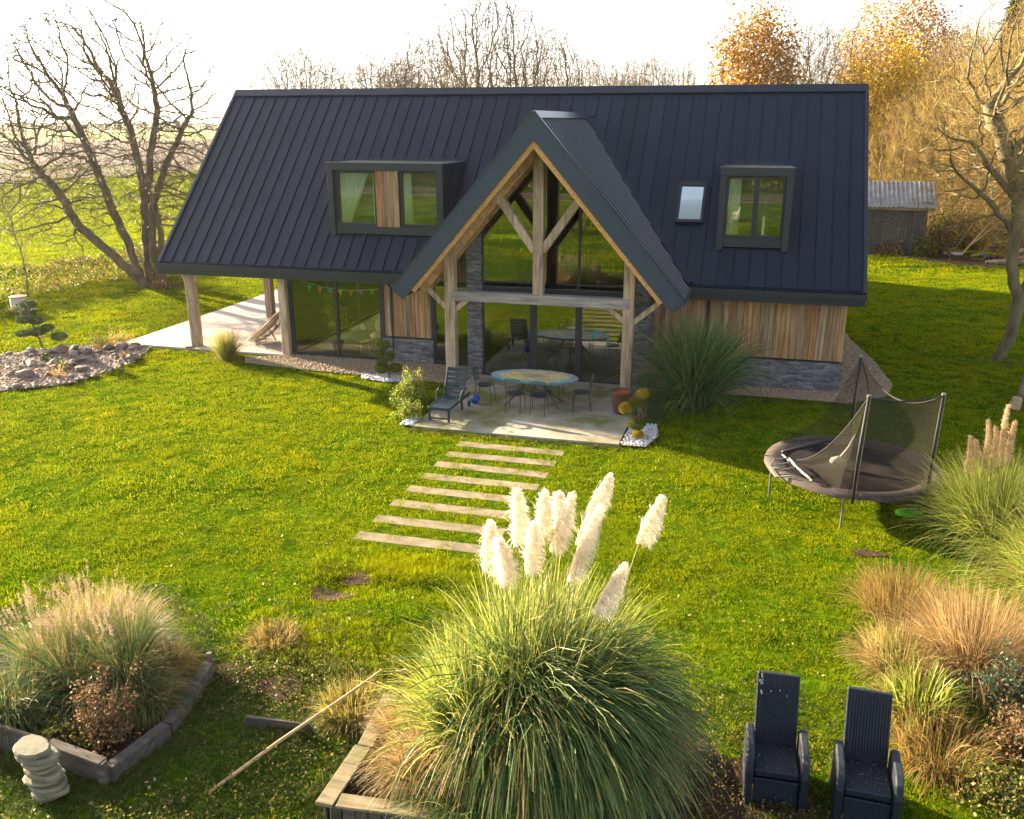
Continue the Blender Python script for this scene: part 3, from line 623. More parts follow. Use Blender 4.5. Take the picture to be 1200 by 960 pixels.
def inpoly(x, y, poly):
    r = np.zeros(np.shape(x), bool); n = len(poly)
    for i in range(n):
        (x1, y1), (x2, y2) = poly[i], poly[(i+1) % n]
        with np.errstate(all='ignore'): r ^= ((y1 > y) != (y2 > y)) & (x < (x2-x1)*(y-y1)/(y2-y1+1e-12)+x1)
    return r
def fill(poly, n, seed=1):
    r = np.random.default_rng(seed); p = np.array(poly); lo, hi = p.min(0), p.max(0)
    q = r.uniform(lo, hi, (n*3, 2)); return q[inpoly(q[:, 0], q[:, 1], poly)][:n]
def pebbles(name, poly, n, r0, r1, mat, z=0.0, seed=1, sq=.6, par=None):
    P = fill(poly, n, seed); m = len(P); r = np.random.default_rng(seed+9)
    O = np.array([(1, 0, 0), (0, 1, 0), (-1, 0, 0), (0, -1, 0), (0, 0, 1), (0, 0, -1.)])
    OF = np.array([(0, 1, 4), (1, 2, 4), (2, 3, 4), (3, 0, 4), (1, 0, 5), (2, 1, 5), (3, 2, 5), (0, 3, 5)])
    s_ = r.uniform(r0, r1, (m, 1, 1))*r.uniform(.7, 1.3, (m, 1, 3))*np.array((1, 1, sq)); th = r.uniform(0, 6.3, m); c, s = np.cos(th), np.sin(th)
    V = O[None]*s_; V = V+r.normal(0, 1, V.shape)*s_*.12; x = V[..., 0]*c[:, None]-V[..., 1]*s[:, None]; y = V[..., 0]*s[:, None]+V[..., 1]*c[:, None]
    V = np.stack([x+P[:, :1], y+P[:, 1:], V[..., 2]+z+r.uniform(0, r1*.6, (m, 1))], -1)
    F = (OF[None]+6*np.arange(m)[:, None, None]).reshape(-1, 3)
    return tag(link(name, mesh_np(name, V.reshape(-1, 3), F, mat, smooth=True), par), kind='stuff')
M['pebble'] = surf('pebble', [(.10, .07, .04), (.36, .27, .17), (.58, .47, .32)], 22, rough=.8, bump=0, coords='World')
pebbles('gravel', g_front, 7000, .014, .034, M['pebble'], -.01)
pebbles('gravel', g_right, 10000, .016, .040, M['pebble'], -.01, 2)
for i, s_ in enumerate(w_spots): pebbles('white_pebbles', s_, (700, 600, 250)[i], .02, .04, M['white_pebble'], 0, 5+i)
M['bedpebble'] = surf('bed_pebble', [(.09, .055, .045), (.26, .20, .15), (.5, .44, .36)], 8, rough=.8, bump=0, coords='World')
pebbles('rock_bed_stones', rockbed, 5000, .02, .05, M['bedpebble'], 0, 15)
edge = [(x+rnd.uniform(-.05, .05), y) for x, y in [(-.1, -1.0), (.05, -2.4), (-.15, -4.0), (-1.5, -5.0), (-1.7, -4.8), (-.5, -3.9), (-.2, -2.4), (-.35, -1.0)]]
pebbles('edging_stones', edge, 160, .05, .08, M['bedpebble'], .0, 16)
# bare soil patches
def patch(name, cx, cy, rx, ry, z, mat, seed=1, **t):
    r = np.random.default_rng(seed); n = 26; pts = []
    for i in range(n):
        th = i*2*math.pi/n; k = 1+.18*math.sin(3*th+seed)+r.uniform(-.12, .12); x, y = cx+rx*k*math.cos(th), cy+ry*k*math.sin(th); pts.append((x, y, float(hgt(x, y))-.04+z))
    V = [(cx, cy, float(hgt(cx, cy))-.04+z)]+[((p[0]+cx)/2, (p[1]+cy)/2, float(hgt((p[0]+cx)/2, (p[1]+cy)/2))-.04+z+r.uniform(0, .02)) for p in pts]+pts
    F = [(0, 1+i, 1+(i+1) % n) for i in range(n)]+[(1+i, 1+n+i, 1+n+(i+1) % n, 1+(i+1) % n) for i in range(n)]
    return tag(link(name, mesh_np(name, V, F, mat, smooth=True)), kind='structure')
SOIL = [(11.48, -12.5, .34, .22), (11.72, -11.98, .3, .16), (17.0, -14.9, .5, .5), (11.95, -14.9, .35, .22), (27.7, 27.2, 2.4, 2.6), (11.2, -14.8, .3, .2), (24.2, -2.6, .35, .25), (19.5, -9.0, .3, .12), (17.8, -15.3, .7, .6)]
for i, s_ in enumerate(SOIL): patch('soil_patch', *s_, .015, M['soil'], i+1)

# ---- real grass blades: small turf patches set on the ground
BEDS = [[(13.28, -16.9), (13.42, -15.0), (16.6, -14.7), (17.3, -17.5)], [(8, -17.6), (10.95, -16.95), (11.05, -14.6), (8, -14.3)]]
def lawn_ok(x, y):
    ok = ~inpoly(x, y, [(3.9, .3), (19.9, .3), (19.9, 10), (3.9, 10)]) & ~inpoly(x, y, [(-1.98, .12), (4.0, .12), (4.0, 11.3), (-1.98, 11.3)]) & ~inpoly(x, y, [(9.9, -5.12), (14.84, -5.12), (14.84, .4), (9.9, .4)])
    for p in [g_front, g_right, rockbed]+w_spots+BEDS: ok &= ~inpoly(x, y, p)
    for i, ys in enumerate(SL): ok &= ~((np.abs(y-(ys+.16)) < .14) & (x > 11.05) & (x < 13.55))
    for cx, cy, rx, ry in SOIL[:3]+SOIL[3:]: ok &= ~((((x-cx)/rx)**2+((y-cy)/ry)**2 < .8) & (NR.random(np.shape(x)) < .84))
    return ok
M['blade'] = leafy('grass_blade', [(.038, .100, .002), (.115, .20, .003), (.23, .30, .005), (.42, .39, .03)], trans=.5, rough=.6, pos=((.33, .31, .002), .45, .42, .66, .7), tip=(.32, .37, .003), tipamt=.4, spec=.0)
M['leaf_litter'] = leafy('leaf_litter', [(.12, .06, .025), (.28, .17, .07), (.42, .30, .14), (.5, .4, .22)], trans=.2)
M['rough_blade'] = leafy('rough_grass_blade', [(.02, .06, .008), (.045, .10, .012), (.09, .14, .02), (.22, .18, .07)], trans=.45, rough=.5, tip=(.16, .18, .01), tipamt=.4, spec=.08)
def turf(n, rad, h0, h1, wid, droop, k=2, spread=.45):
    th = NR.uniform(0, 6.283, n); r = rad*np.sqrt(NR.random(n)); P = np.stack([r*np.cos(th), r*np.sin(th), np.full(n, -.02)], -1)
    D = np.stack([NR.normal(0, spread, n), NR.normal(0, spread, n), np.ones(n)], -1)
    return ribbons(P, D, NR.uniform(h0, h1, n), droop, wid*NR.uniform(.7, 1.3, n), k, tint=NR.random(n)**1.3)
def scatter_turf(name, P, scl, proto, kind='stuff'):
    """P (n,3) world points, scl (n,3) scales; instances of a turf patch that itself stands at the first point"""
    n = len(P); me = bpy.data.meshes.new(name); me.vertices.add(n-1); me.vertices.foreach_set('co', P[1:].astype(np.float32).ravel())
    a = me.attributes.new('scl', 'FLOAT_VECTOR', 'POINT'); a.data.foreach_set('vector', scl[1:].astype(np.float32).ravel())
    a = me.attributes.new('rz', 'FLOAT_VECTOR', 'POINT'); rz = np.zeros((n-1, 3)); rz[:, 2] = NR.uniform(0, 6.28, n-1); rz[:, :2] = NR.normal(0, .06, (n-1, 2)); a.data.foreach_set('vector', rz.astype(np.float32).ravel())
    o = link(name, me); tag(o, kind=kind); proto.location = P[0]; proto.parent = o; proto['kind'] = 'stuff'
    g = bpy.data.node_groups.new(name, 'GeometryNodeTree'); g.interface.new_socket('Geometry', in_out='INPUT', socket_type='NodeSocketGeometry'); g.interface.new_socket('Geometry', in_out='OUTPUT', socket_type='NodeSocketGeometry')
    N = g.nodes.new; gi = N('NodeGroupInput'); go = N('NodeGroupOutput'); ip = N('GeometryNodeInstanceOnPoints'); ob = N('GeometryNodeObjectInfo'); ob.inputs[0].default_value = proto; ob.transform_space = 'ORIGINAL'
    s1 = N('GeometryNodeInputNamedAttribute'); s1.data_type = 'FLOAT_VECTOR'; s1.inputs[0].default_value = 'scl'
    s2 = N('GeometryNodeInputNamedAttribute'); s2.data_type = 'FLOAT_VECTOR'; s2.inputs[0].default_value = 'rz'
    mp_ = N('GeometryNodeMeshToPoints'); g.links.new(gi.outputs[0], mp_.inputs[0]); g.links.new(mp_.outputs[0], ip.inputs['Points']); g.links.new(ob.outputs['Geometry'], ip.inputs['Instance'])
    g.links.new(s1.outputs[0], ip.inputs['Scale']); g.links.new(s2.outputs[0], ip.inputs['Rotation']); g.links.new(ip.outputs[0], go.inputs[0])
    md = o.modifiers.new('scatter', 'NODES'); md.node_group = g
    return o
camx, camy = cam.location.x, cam.location.y; fx, fy = math.sin(YAW), math.cos(YAW)
def grid_pts(x0, x1, y0, y1, st, dmin, dmax, seed):
    r = np.random.default_rng(seed); x, y = np.meshgrid(np.arange(x0, x1, st), np.arange(y0, y1, st)); x = x.ravel()+r.uniform(-.5, .5, x.size)*st; y = y.ravel()+r.uniform(-.5, .5, y.size)*st
    dz = (x-camx)*fx+(y-camy)*fy; dr = (x-camx)*fy-(y-camy)*fx
    k = (dz > 5) & (np.abs(dr) < dz*.64+2.5) & (dz >= dmin) & (dz < dmax); x, y = x[k], y[k]
    k = lawn_ok(x, y); return x[k], y[k]
mid = 0
for nm, st, d0, d1, sxy, szz, nb, wd in (('lawn_grass', .20, 5, 15, 1, 1, 150, .0075), ('lawn_grass', .26, 15, 26, 1.3, 1.05, 150, .010), ('lawn_grass', .40, 26, 42, 2.1, 1.2, 170, .012), ('lawn_grass', .75, 42, 75, 4, 1.9, 170, .012), ('meadow_grass', 1.6, 75, 150, 8.5, 1.8, 170, .012)):
    for vi in range(2):
        x, y = grid_pts(-110 if d0 > 40 else -16, 60 if d0 > 70 else 40, -20, (120 if d0 > 70 else 60) if d0 > 40 else 30, st*1.41, d0, d1, 50+mid); mid += 1
        near = inpoly(x, y, [(7, -19), (12.9, -19), (13.1, -14.3), (11.2, -13.9), (10.6, -14.3), (7, -14)])
        x, y = x[~near], y[~near]
        cl = noise2(x*2.3, y*2.3, 21+vi); big = noise2(x*.5, y*.5, 8)
        s_ = 1+.6*cl+.2*big+NR.normal(0, .25, len(x)); s_ = np.clip(s_, .3, 2.3)*szz
        P = np.stack([x, y, hgt(x, y)*np.clip(1-(np.maximum(-16-x, 0))/10, 0, 1)-.04+.0*x], -1); SC = np.stack([np.full(len(x), sxy), np.full(len(x), sxy), s_], -1)
        V, F, A = turf(nb, .2, .028, .075, wd, .9)
        scatter_turf(nm, P, SC, link('turf_patch', mesh_np('turf', V, F, M['blade'], var=A)))
# longer rough grass and weeds in the shade at the front left, and round the beds
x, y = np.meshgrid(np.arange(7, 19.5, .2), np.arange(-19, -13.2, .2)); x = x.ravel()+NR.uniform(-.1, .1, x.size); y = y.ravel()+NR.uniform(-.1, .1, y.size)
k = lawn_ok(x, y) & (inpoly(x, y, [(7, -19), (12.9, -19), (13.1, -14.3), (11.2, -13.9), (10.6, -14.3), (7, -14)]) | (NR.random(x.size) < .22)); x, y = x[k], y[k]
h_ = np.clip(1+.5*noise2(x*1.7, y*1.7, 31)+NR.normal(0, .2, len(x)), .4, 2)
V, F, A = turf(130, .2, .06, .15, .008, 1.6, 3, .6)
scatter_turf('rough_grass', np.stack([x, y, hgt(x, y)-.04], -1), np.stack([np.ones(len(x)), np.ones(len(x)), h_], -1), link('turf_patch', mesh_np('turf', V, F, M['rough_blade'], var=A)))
# tufts hanging over lawn edges, heaps under the path
pts = []
for i in range(700):
    u = rnd.random()
    if i < 420: pts.append((rnd.uniform(10.9, 14.0), -11.05-abs(rnd.gauss(0, .65)) if i % 3 else -11.6+rnd.gauss(0, .08)))
    else: pts.append((rnd.uniform(10.8, 13.2), rnd.uniform(-14.6, -13.2)))
pts = np.array(pts); k = lawn_ok(pts[:, 0], pts[:, 1]); pts = pts[k]
V, F, A = turf(90, .14, .05, .12, .008, 1.2, 3, .6)
scatter_turf('tussocks', np.stack([pts[:, 0], pts[:, 1], hgt(pts[:, 0], pts[:, 1])-.04], -1), np.stack([np.ones(len(pts))]*2+[NR.uniform(.5, 1.3, len(pts))], -1), link('turf_patch', mesh_np('turf', V, F, M['blade'], var=A)))

Qx = np.concatenate([NR.uniform(-12, 29, 2600), NR.uniform(8, 20, 700)]); Qy = np.concatenate([NR.uniform(-16, 26, 2600), NR.uniform(-17, -11, 700)]); k = lawn_ok(Qx, Qy) & (noise2(Qx*.6, Qy*.6, 41) > -.25); Qx, Qy = Qx[k], Qy[k]
soft('fallen_leaves', [quads(np.stack([Qx, Qy, hgt(Qx, Qy)-.0+NR.uniform(-.01, .02, len(Qx))], -1), NR.uniform(.03, .065, len(Qx)), flat=.05)], M['leaf_litter'], kind='stuff')
# long tufts against the boards of the raised beds and along hard edges
pts = []
for (x0, y0), (x1, y1), n_, j_ in (((11.12, -17.05), (11.38, -16.1), 40, .06), ((11.36, -16.1), (11.15, -14.8), 34, .07), ((8.6, -16.85), (11.0, -17.05), 60, .06), ((13.35, -17.0), (13.38, -14.9), 60, .06), ((13.4, -14.75), (16.5, -14.4), 60, .15), ((9.9, -5.17), (14.85, -5.17), 70, .03), ((-1.95, .08), (2.5, .08), 40, .03), ((14.9, -.75), (19.9, -.62), 60, .05), ((11.9, -15.72), (12.8, -15.7), 20, .05), ((24.2, 4.6), (25.6, 5.4), 30, .25), ((17.6, -15.6), (19.2, -15.6), 26, .15)):
    for i in range(n_): u = rnd.random(); pts.append((x0+(x1-x0)*u+rnd.gauss(0, j_), y0+(y1-y0)*u+rnd.gauss(0, j_)))
pts = np.array(pts); V, F, A = turf(70, .10, .06, .20, .008, 1.5, 4, .6)
scatter_turf('edge_grass', np.stack([pts[:, 0], pts[:, 1], hgt(pts[:, 0], pts[:, 1])-.04], -1), np.stack([np.ones(len(pts))]*2+[NR.uniform(.4, 1.2, len(pts))*np.where(pts[:, 1] > -6, .6, 1)], -1), link('turf_patch', mesh_np('turf', V, F, M['rough_blade'], var=A)))
# ------------------------------------------------------------------ trees
class Tree:
    def __init__(s, seed): s.r = random.Random(seed); s.wood = MB(); s.tw = []; s.n = 0
    def rv(s, k): return Vector((s.r.gauss(0, k), s.r.gauss(0, k), s.r.gauss(0, k)))
    def grow(s, p, d, L, r, lv, P):
        """a limb that bends and carries side limbs; the last order is kept as twig seeds"""
        if lv >= P['lv']: s.tw.append((tuple(p), tuple(d.normalized()), L)); return
        n = max(3, int(L/P.get('seg', .35))); pts = [Vector(p)]; d = d.normalized(); ds = [d]
        for i in range(n):
            d = (d+s.rv(P['wig'])+Vector((0, 0, P['up']))).normalized(); pts.append(pts[-1]+d*L/n); ds.append(d)
        rs = [r*(1-.75*i/n) for i in range(n+1)]
        s.wood.tube(pts, rs, 7 if lv == 0 else (5 if lv == 1 else 3), caps=False)
        s.kids(pts, ds, rs, L, lv, P)
    def kids(s, pts, ds, rs, L, lv, P, t0=.2):
        k = P['kids'][min(lv, len(P['kids'])-1)]; n = len(pts)-1
        for j in range(k):
            t = t0+(1-t0)*(j+s.r.random())/k; i = min(n-1, int(t*n)); f = t*n-i
            p = pts[i].lerp(pts[i+1], min(f, 1)); d = ds[i]
            ax = d.cross(s.rv(1)).normalized(); a = R(s.r.uniform(*P['ang'])); c = (d*math.cos(a)+ax*math.sin(a)).normalized()
            s.grow(p, c, L*P['ratio']*s.r.uniform(.65, 1.2)*(1-.45*t), rs[i]*.6, lv+1, P)
        s.grow(pts[-1], ds[-1], L*P['ratio']*.8, rs[-1]*.9, lv+1, P)
    def stem(s, ctrl, r0, r1, P, t0=.3, Lk=1.0):
        """explicit stem through control points"""
        c = [Vector(q) for q in ctrl]; pts = []
        for i in range(len(c)-1):
            a = c[max(i-1, 0)]; b = c[i]; e = c[i+1]; g = c[min(i+2, len(c)-1)]
            for j in range(4):
                t = j/4; pts.append(.5*((2*b)+(-a+e)*t+(2*a-5*b+4*e-g)*t*t+(-a+3*b-3*e+g)*t**3)+(s.rv(.012) if i+j else Vector()))
        pts.append(c[-1]); n = len(pts)-1; ds = [(pts[min(i+1, n)]-pts[max(i-1, 0)]).normalized() for i in range(n+1)]
        rs = [r0+(r1-r0)*(i/n)**.8 for i in range(n+1)]
        s.wood.tube(pts, rs, 11, caps=True, rough=.09); s.kids(pts, ds, rs, Lk, 0, P, t0)
    def twigs(s, per=4, k=3, wid=.012, Lk=1, spread=.8, up=.0, droop=.0, lmin=.1):
        T = s.tw; n = len(T)*per
        P = np.repeat(np.array([t[0] for t in T]), per, 0); D = np.repeat(np.array([t[1] for t in T]), per, 0); Ln = np.repeat(np.array([t[2] for t in T]), per)
        P = P+D*(Ln*NR.random(n)*.6)[:, None]; D = D+NR.normal(0, spread/2, (n, 3))+np.array((0, 0, up)); Ln = np.maximum(Ln*Lk*NR.uniform(.5, 1.2, n), lmin)
        return ribbons(P, D, Ln, droop, wid, k, taper=.4, side=NR.normal(0, 1, (n, 3)), curl=.5)
    def leafpts(s, per, rad, keep=1.0):
        T = [t for t in s.tw if s.r.random() < keep]; P = np.repeat(np.array([np.array(t[0])+np.array(t[1])*t[2]*.7 for t in T]), per, 0); return P+NR.normal(0, rad, P.shape)
class Grown(Tree):
    """skeleton that grows towards points filling a crown envelope, thick stems from the branches they carry"""
    def __init__(s, seed, stems, pts, step=.35, infl=2.2, kill=.45, rtip=.006, expo=2.25, up=.12, rmax=None, twl=(.4, .8), iters=120):
        super().__init__(seed); q = np.random.default_rng(seed); N_ = []; par = []
        for st in stems:
            st = [np.array(c, float) for c in st]; last = -1
            for a, b in zip(st, st[1:]):
                k = max(1, int(np.linalg.norm(b-a)/step))
                for j in range(k):
                    N_.append(a+(b-a)*j/k+(q.normal(0, .02, 3) if last >= 0 else 0)); par.append(last); last = len(N_)-1
            N_.append(st[-1]); par.append(last)
        N_ = np.array(N_); par = list(par); P = pts.copy(); lo = 0
        pd = np.full(len(P), 1e9); pi = np.zeros(len(P), int); new = N_; base = 0
        skip = np.array([n[2] < .22*P[:, 2].max() for n in N_])
        for it in range(iters):
            d = np.linalg.norm(P[:, None, :]-new[None, :, :], axis=2)
            if it == 0: d[:, skip] += 50
            j = d.argmin(1); dm = d[np.arange(len(P)), j]; u = dm < pd; pd[u] = dm[u]; pi[u] = j[u]+base
            keep = pd > kill; P, pd, pi = P[keep], pd[keep], pi[keep]
            if len(P) < 4: break
            act = pd < infl*(3 if it < 6 else 1)
            if not act.any(): break
            if it and it % 1 == 0:
                cnt = np.bincount(np.array(par)[np.array(par) >= 0], minlength=len(N_)); bad = cnt[pi] >= 7; act = act & ~bad
                if not act.any(): break
            v = P[act]-N_[pi[act]]; v /= np.linalg.norm(v, axis=1)[:, None]; S = np.zeros_like(N_); np.add.at(S, pi[act], v); ids = np.unique(pi[act])
            dd = S[ids]/(np.linalg.norm(S[ids], axis=1)[:, None]+1e-6)+q.normal(0, .16, (len(ids), 3))+np.array((0, 0, up)); dd /= np.linalg.norm(dd, axis=1)[:, None]
            base = len(N_); new = N_[ids]+dd*step; N_ = np.concatenate([N_, new]); par += list(ids)
        n = len(N_); par = np.array(par); kids = [[] for _ in range(n)]
        for i in range(n):
            if par[i] >= 0: kids[par[i]].append(i)
        r = np.zeros(n)
        for i in range(n-1, -1, -1): pass
        order = []; stack = [i for i in range(n) if par[i] < 0]
        while stack: i = stack.pop(); order.append(i); stack += kids[i]
        acc = np.zeros(n)
        for i in reversed(order):
            if not kids[i]: acc[i] = 1
            if par[i] >= 0: acc[par[i]] += acc[i]
        q_ = math.log(rmax/rtip)/math.log(max(acc[i] for i in range(n) if par[i] < 0)); r = rtip*acc**q_
        for i in order:
            starts = [i] if par[i] < 0 else []
            if par[i] >= 0 and (len(kids[par[i]]) > 1 and kids[par[i]][int(np.argmax([r[c] for c in kids[par[i]]]))] != i): starts = [i]
            for c in starts:
                ch = [par[c]] if par[c] >= 0 else []; cur = c
                while True:
                    ch.append(cur)
                    if not kids[cur]: break
                    cur = kids[cur][int(np.argmax([r[c2] for c2 in kids[cur]]))]
                if len(ch) > 1:
                    rr = [min(r[k_], r[c]*1.05) for k_ in ch]; s.wood.tube(N_[ch], rr, 10 if rr[0] > .09 else (6 if rr[0] > .03 else 3), caps=False, rough=.06 if rr[0] > .05 else 0)
        for i in order:
            if par[i] >= 0 and acc[i] <= 3:
                d = N_[i]-N_[par[i]]; s.tw.append((tuple(N_[i]), tuple(d/np.linalg.norm(d)), s.r.uniform(*twl)))
def crown_pts(n, c, rad, seed, shell=.5, cut=-1.0, lumps=.18):
    q = np.random.default_rng(seed); d = q.normal(0, 1, (n*2, 3)); d /= np.linalg.norm(d, axis=1)[:, None]; d = d[d[:, 2] > cut][:n]
    u = q.random(len(d))**(1/3*(1-shell)+.12); th = np.arctan2(d[:, 1], d[:, 0]); l_ = 1+lumps*np.sin(3*th+seed)*np.cos(2.5*d[:, 2]+seed*.7)+q.normal(0, .04, len(d))
    return np.array(c)+d*(u*l_)[:, None]*np.array(rad)
TR = {}
def tree_obj(name, loc, label, T, bark, twm, tw=None, leaves=None, group=None, rz=0, cat='tree', sc_=1.0):
    if hasattr(T, 'H'):
        zz = sorted(t[0][2]+.6*t[2] for t in T.tw); sc_ = T.H/zz[int(len(zz)*.985)]
    o = empty(name, loc, label, cat, group, rz); o.scale = (sc_,)*3; o['h'] = sc_
    T.wood.build('trunk', bark, o, smooth=True)
    parts = [q for q in (tw,) if q is not None]
    if parts: soft('branches', parts, twm, o)
    if leaves is not None: soft('crown', [leaves[0]], leaves[1], o)
    return o
M['twig'] = leafy('twigs', [(.05, .038, .026), (.11, .085, .055), (.17, .14, .08)], trans=.1, spec=.15)
M['twig_gold'] = leafy('lichen_twigs', [(.13, .08, .025), (.30, .19, .06), (.44, .30, .09), (.34, .30, .06)], trans=.35, spec=.15)
M['twig_pink'] = leafy('pale_twigs', [(.14, .10, .065), (.26, .19, .12), (.36, .28, .18)], trans=.3, spec=.15)  # paler, pinkish twig colour
# big bare tree at the left, five stems
bx, by = -7.9, 9.8
T = Tree(5); P0 = dict(lv=4, kids=[12, 6, 5, 3], wig=.11, up=.035, ang=(28, 62), ratio=.64, seg=.25)
stems = [([(-7.76, 9.5, 0), (-9.18, 9.3, 1.45), (-10.49, 9.1, 2.6), (-11.11, 9.0, 3.9), (-12.08, 8.8, 5.2), (-13.4, 8.6, 6.1)], .20, .045),
 ([(-8.0, 9.6, 0), (-8.43, 9.5, 1.8), (-8.81, 9.2, 3.4), (-9.16, 9.0, 5.13), (-9.74, 8.8, 7.16), (-10.71, 8.5, 8.3)], .21, .045),
 ([(-8.04, 10.0, -.1), (-7.89, 10.0, 2.31), (-7.9, 10.2, 4.26), (-8.15, 10.3, 6.15), (-8.99, 10.6, 8.0), (-9.41, 11, 9.3)], .25, .05),
 ([(-7.7, 10.4, 0), (-8.0, 10.4, 2.99), (-7.86, 10.8, 5.11), (-7.4, 11.1, 7.16), (-7.75, 11.5, 8.5), (-8.28, 11.8, 9.4)], .22, .05),
 ([(-7.3, 9.9, 0), (-7.06, 9.9, 2.35), (-7.05, 9.7, 3.59), (-7.37, 9.5, 4.8), (-7.41, 9.2, 6.49), (-6.5, 9, 7.9)], .17, .04),
 ([(-7.63, 9.9, 1.0), (-7.3, 9.9, 3.4), (-6.56, 9.8, 4.7), (-5.6, 9.7, 6.1), (-4.7, 9.6, 7.2)], .13, .035)]
T = Grown(5, [[(x-bx, y-by, z) for x, y, z in c[:5]] for c, a, b in stems], np.concatenate([crown_pts(5600, (-1.4, 0, 6.6), (5.5, 3.9, 5.0), 3, .4, -.8), crown_pts(500, (-3.6, -.8, 3.4), (3.2, 2, 1.9), 4), crown_pts(450, (2.2, 0, 3.6), (2.3, 2, 1.7), 6)]), step=.22, infl=1.5, kill=.25, rtip=.013, expo=2.15, rmax=.19, twl=(.25, .6))
tree_obj('bare_tree', (bx, by, -.04), 'large bare multi-stemmed tree by the hedge at the left corner of the lawn', T, M['bark'], M['twig'], T.twigs(3, 2, .018, 1.0, .9, .15))
o = empty('nest_box', (-8.52, 9.33, 2.25), 'small white nest box fixed to the stem of the big bare tree', 'nest box'); MB().prism([(-.07, -.07, 0), (.07, -.07, 0), (.07, -.07, .2), (0, -.07, .27), (-.07, -.07, .2)], (0, .14, 0)).build('box_body', M['white_pebble'], o); MB().tube([(0, -.072, .14), (0, -.078, .14)], .02, 8).build('entrance', M['frame'], o)
# right tree near the camera side, leaning trunk with mossy limbs
bx, by = 24.8, 5.1
T = Grown(9, [[(x-bx, y-by, z) for x, y, z in c] for c in ([(24.45, 5.1, -.1), (24.80, 5.1, .9), (24.80, 5.1, 1.9), (24.47, 5.1, 2.84), (24.44, 5.1, 3.81), (24.36, 5.1, 4.75), (24.12, 5.1, 6.2)],
 [(24.80, 5.1, 1.35), (24.96, 5.1, 2.25), (25.1, 5.0, 3.1), (25.6, 4.9, 4.4)], [(24.4, 5.1, 3.7), (23.64, 5.0, 4.62), (22.9, 4.9, 5.19)], [(24.38, 5.1, 4.63), (23.63, 5.2, 5.43), (22.97, 5.3, 6.23)], [(24.36, 5.1, 4.98), (23.85, 5.3, 6.12), (23.32, 5.5, 7.2)])], np.concatenate([crown_pts(4500, (.1, .3, 7.0), (3.4, 3, 3.6), 12, .4, -.9), crown_pts(500, (-1.4, 0, 5.6), (1.4, 1.2, .9), 13)]), step=.22, infl=1.5, kill=.27, rtip=.008, expo=2.2, rmax=.24, twl=(.35, .7))
tree_obj('bare_tree', (bx, by, -.04), 'bare tree with leaning mossy trunk at the right edge of the lawn', T, M['mossbark'], M['twig_gold'], T.twigs(3, 3, .013, 1, .8, .15))
# young thin tree by the hedge
T = Tree(12); T.stem([(0, 0, 0), (.08, 0, 1.2), (-.18, 0, 2.6), (-.3, 0, 3.8)], .035, .012, dict(lv=3, kids=[10, 4, 2], wig=.08, up=.08, ang=(25, 50), ratio=.6, seg=.25), .2, 1.1)
tree_obj('young_tree', (-11.0, 6.3, -.04), 'thin bare sapling beside the white utility box', T, M['bark'], M['twig'], T.twigs(3, 2, .008))
T = Tree(14); T.stem([(0, 0, 0), (.05, 0, 1.1), (.1, 0, 2.1), (.25, 0, 3.0)], .04, .012, dict(lv=3, kids=[9, 4, 2], wig=.08, up=.12, ang=(20, 45), ratio=.55, seg=.25), .25, 1.0)
tree_obj('birch_sapling', (24.9, 30.9, -.04), 'young birch with a white stem in front of the tin-roofed shed', T, M['birch'], M['twig_pink'], T.twigs(3, 2, .012))
# trees behind the house: (x px, top px, distance) resolved once to ground positions and heights
def far_spot(px, top, dist):
    dx = (px-600)/1049.95; X_ = camx+dist*(fx*math.cos(0)+fy*dx*1.0)*1.0; Y_ = camy+dist*(fy-fx*dx)
    return X_, Y_, 6.748+dist*(142.4-top)/1049.95*1.045
def bare(seed, H_, wid=.34, base=.2, nst=1, npt=4500, fan=.12, step=.36, twl=(.6, 1.2), up=.2, shell=.35, kl=.36, tip=.009):
    """round-crowned bare tree of height H_; wid = crown radius / height"""
    q = random.Random(seed); stems = []
    for i in range(nst):
        a = i*6.283/nst+q.uniform(-.4, .4); f = fan*H_*(nst > 1)*q.uniform(.6, 1.2); h_ = H_*q.uniform(.32, .42)
        stems.append([(.1*math.cos(a), .1*math.sin(a), 0), (f*.35*math.cos(a), f*.35*math.sin(a), h_*.45), (f*math.cos(a)+q.uniform(-.2, .2), f*math.sin(a), h_)])
    c = H_*(base+1)/2
    T = Grown(seed, stems, crown_pts(npt, (0, 0, c), (wid*H_, wid*H_, H_*(1-base)/2), seed, shell, -1), step=step*H_/12, infl=2.4*H_/12, kill=kl*H_/12, rtip=tip*H_/12, expo=2.2, up=up, rmax=H_*(.017 if nst == 1 else .012), twl=twl)
    T.H = H_; return T
FAR = [(366, 66, 78, 31, 'low spreading bare tree seen over the left end of the ridge', 3, .75, (25, 60), 'twig_pink'),
 (455, 70, 82, 32, 'rounded bare tree left of the tall bare tree behind the ridge', 3, .7, (22, 55), 'twig_pink'), (505, 55, 84, 33, 'dense bare tree touching the left side of the tallest tree behind the ridge', 3, .6, (18, 48), 'twig_pink'),
 (575, 11, 66, 34, 'tallest bare tree standing behind the middle of the ridge', 2, .62, (14, 38), 'twig_pink'), (645, 50, 84, 35, 'pale slender bare tree right of the tallest tree behind the ridge', 2, .45, (12, 32), 'twig_pink'),
 (693, 77, 110, 36, 'small pale bare tree above the ridge behind the porch gable', 3, .7, (22, 50), 'twig_pink'), (728, 84, 118, 37, 'faint low bare tree between two small trees above the ridge', 3, .6, (22, 50), 'twig_pink'), (752, 72, 100, 38, 'small bare tree with a few dark leaves above the ridge', 2, .6, (20, 45), 'twig_pink'),
 (790, 83, 120, 39, 'faintest small bare tree above the ridge left of the golden oak', 2, .5, (18, 40), 'twig_pink'), (938, 48, 80, 40, 'bare tree with upright fine branches right of the golden oak', 3, .65, (14, 36), 'twig')]
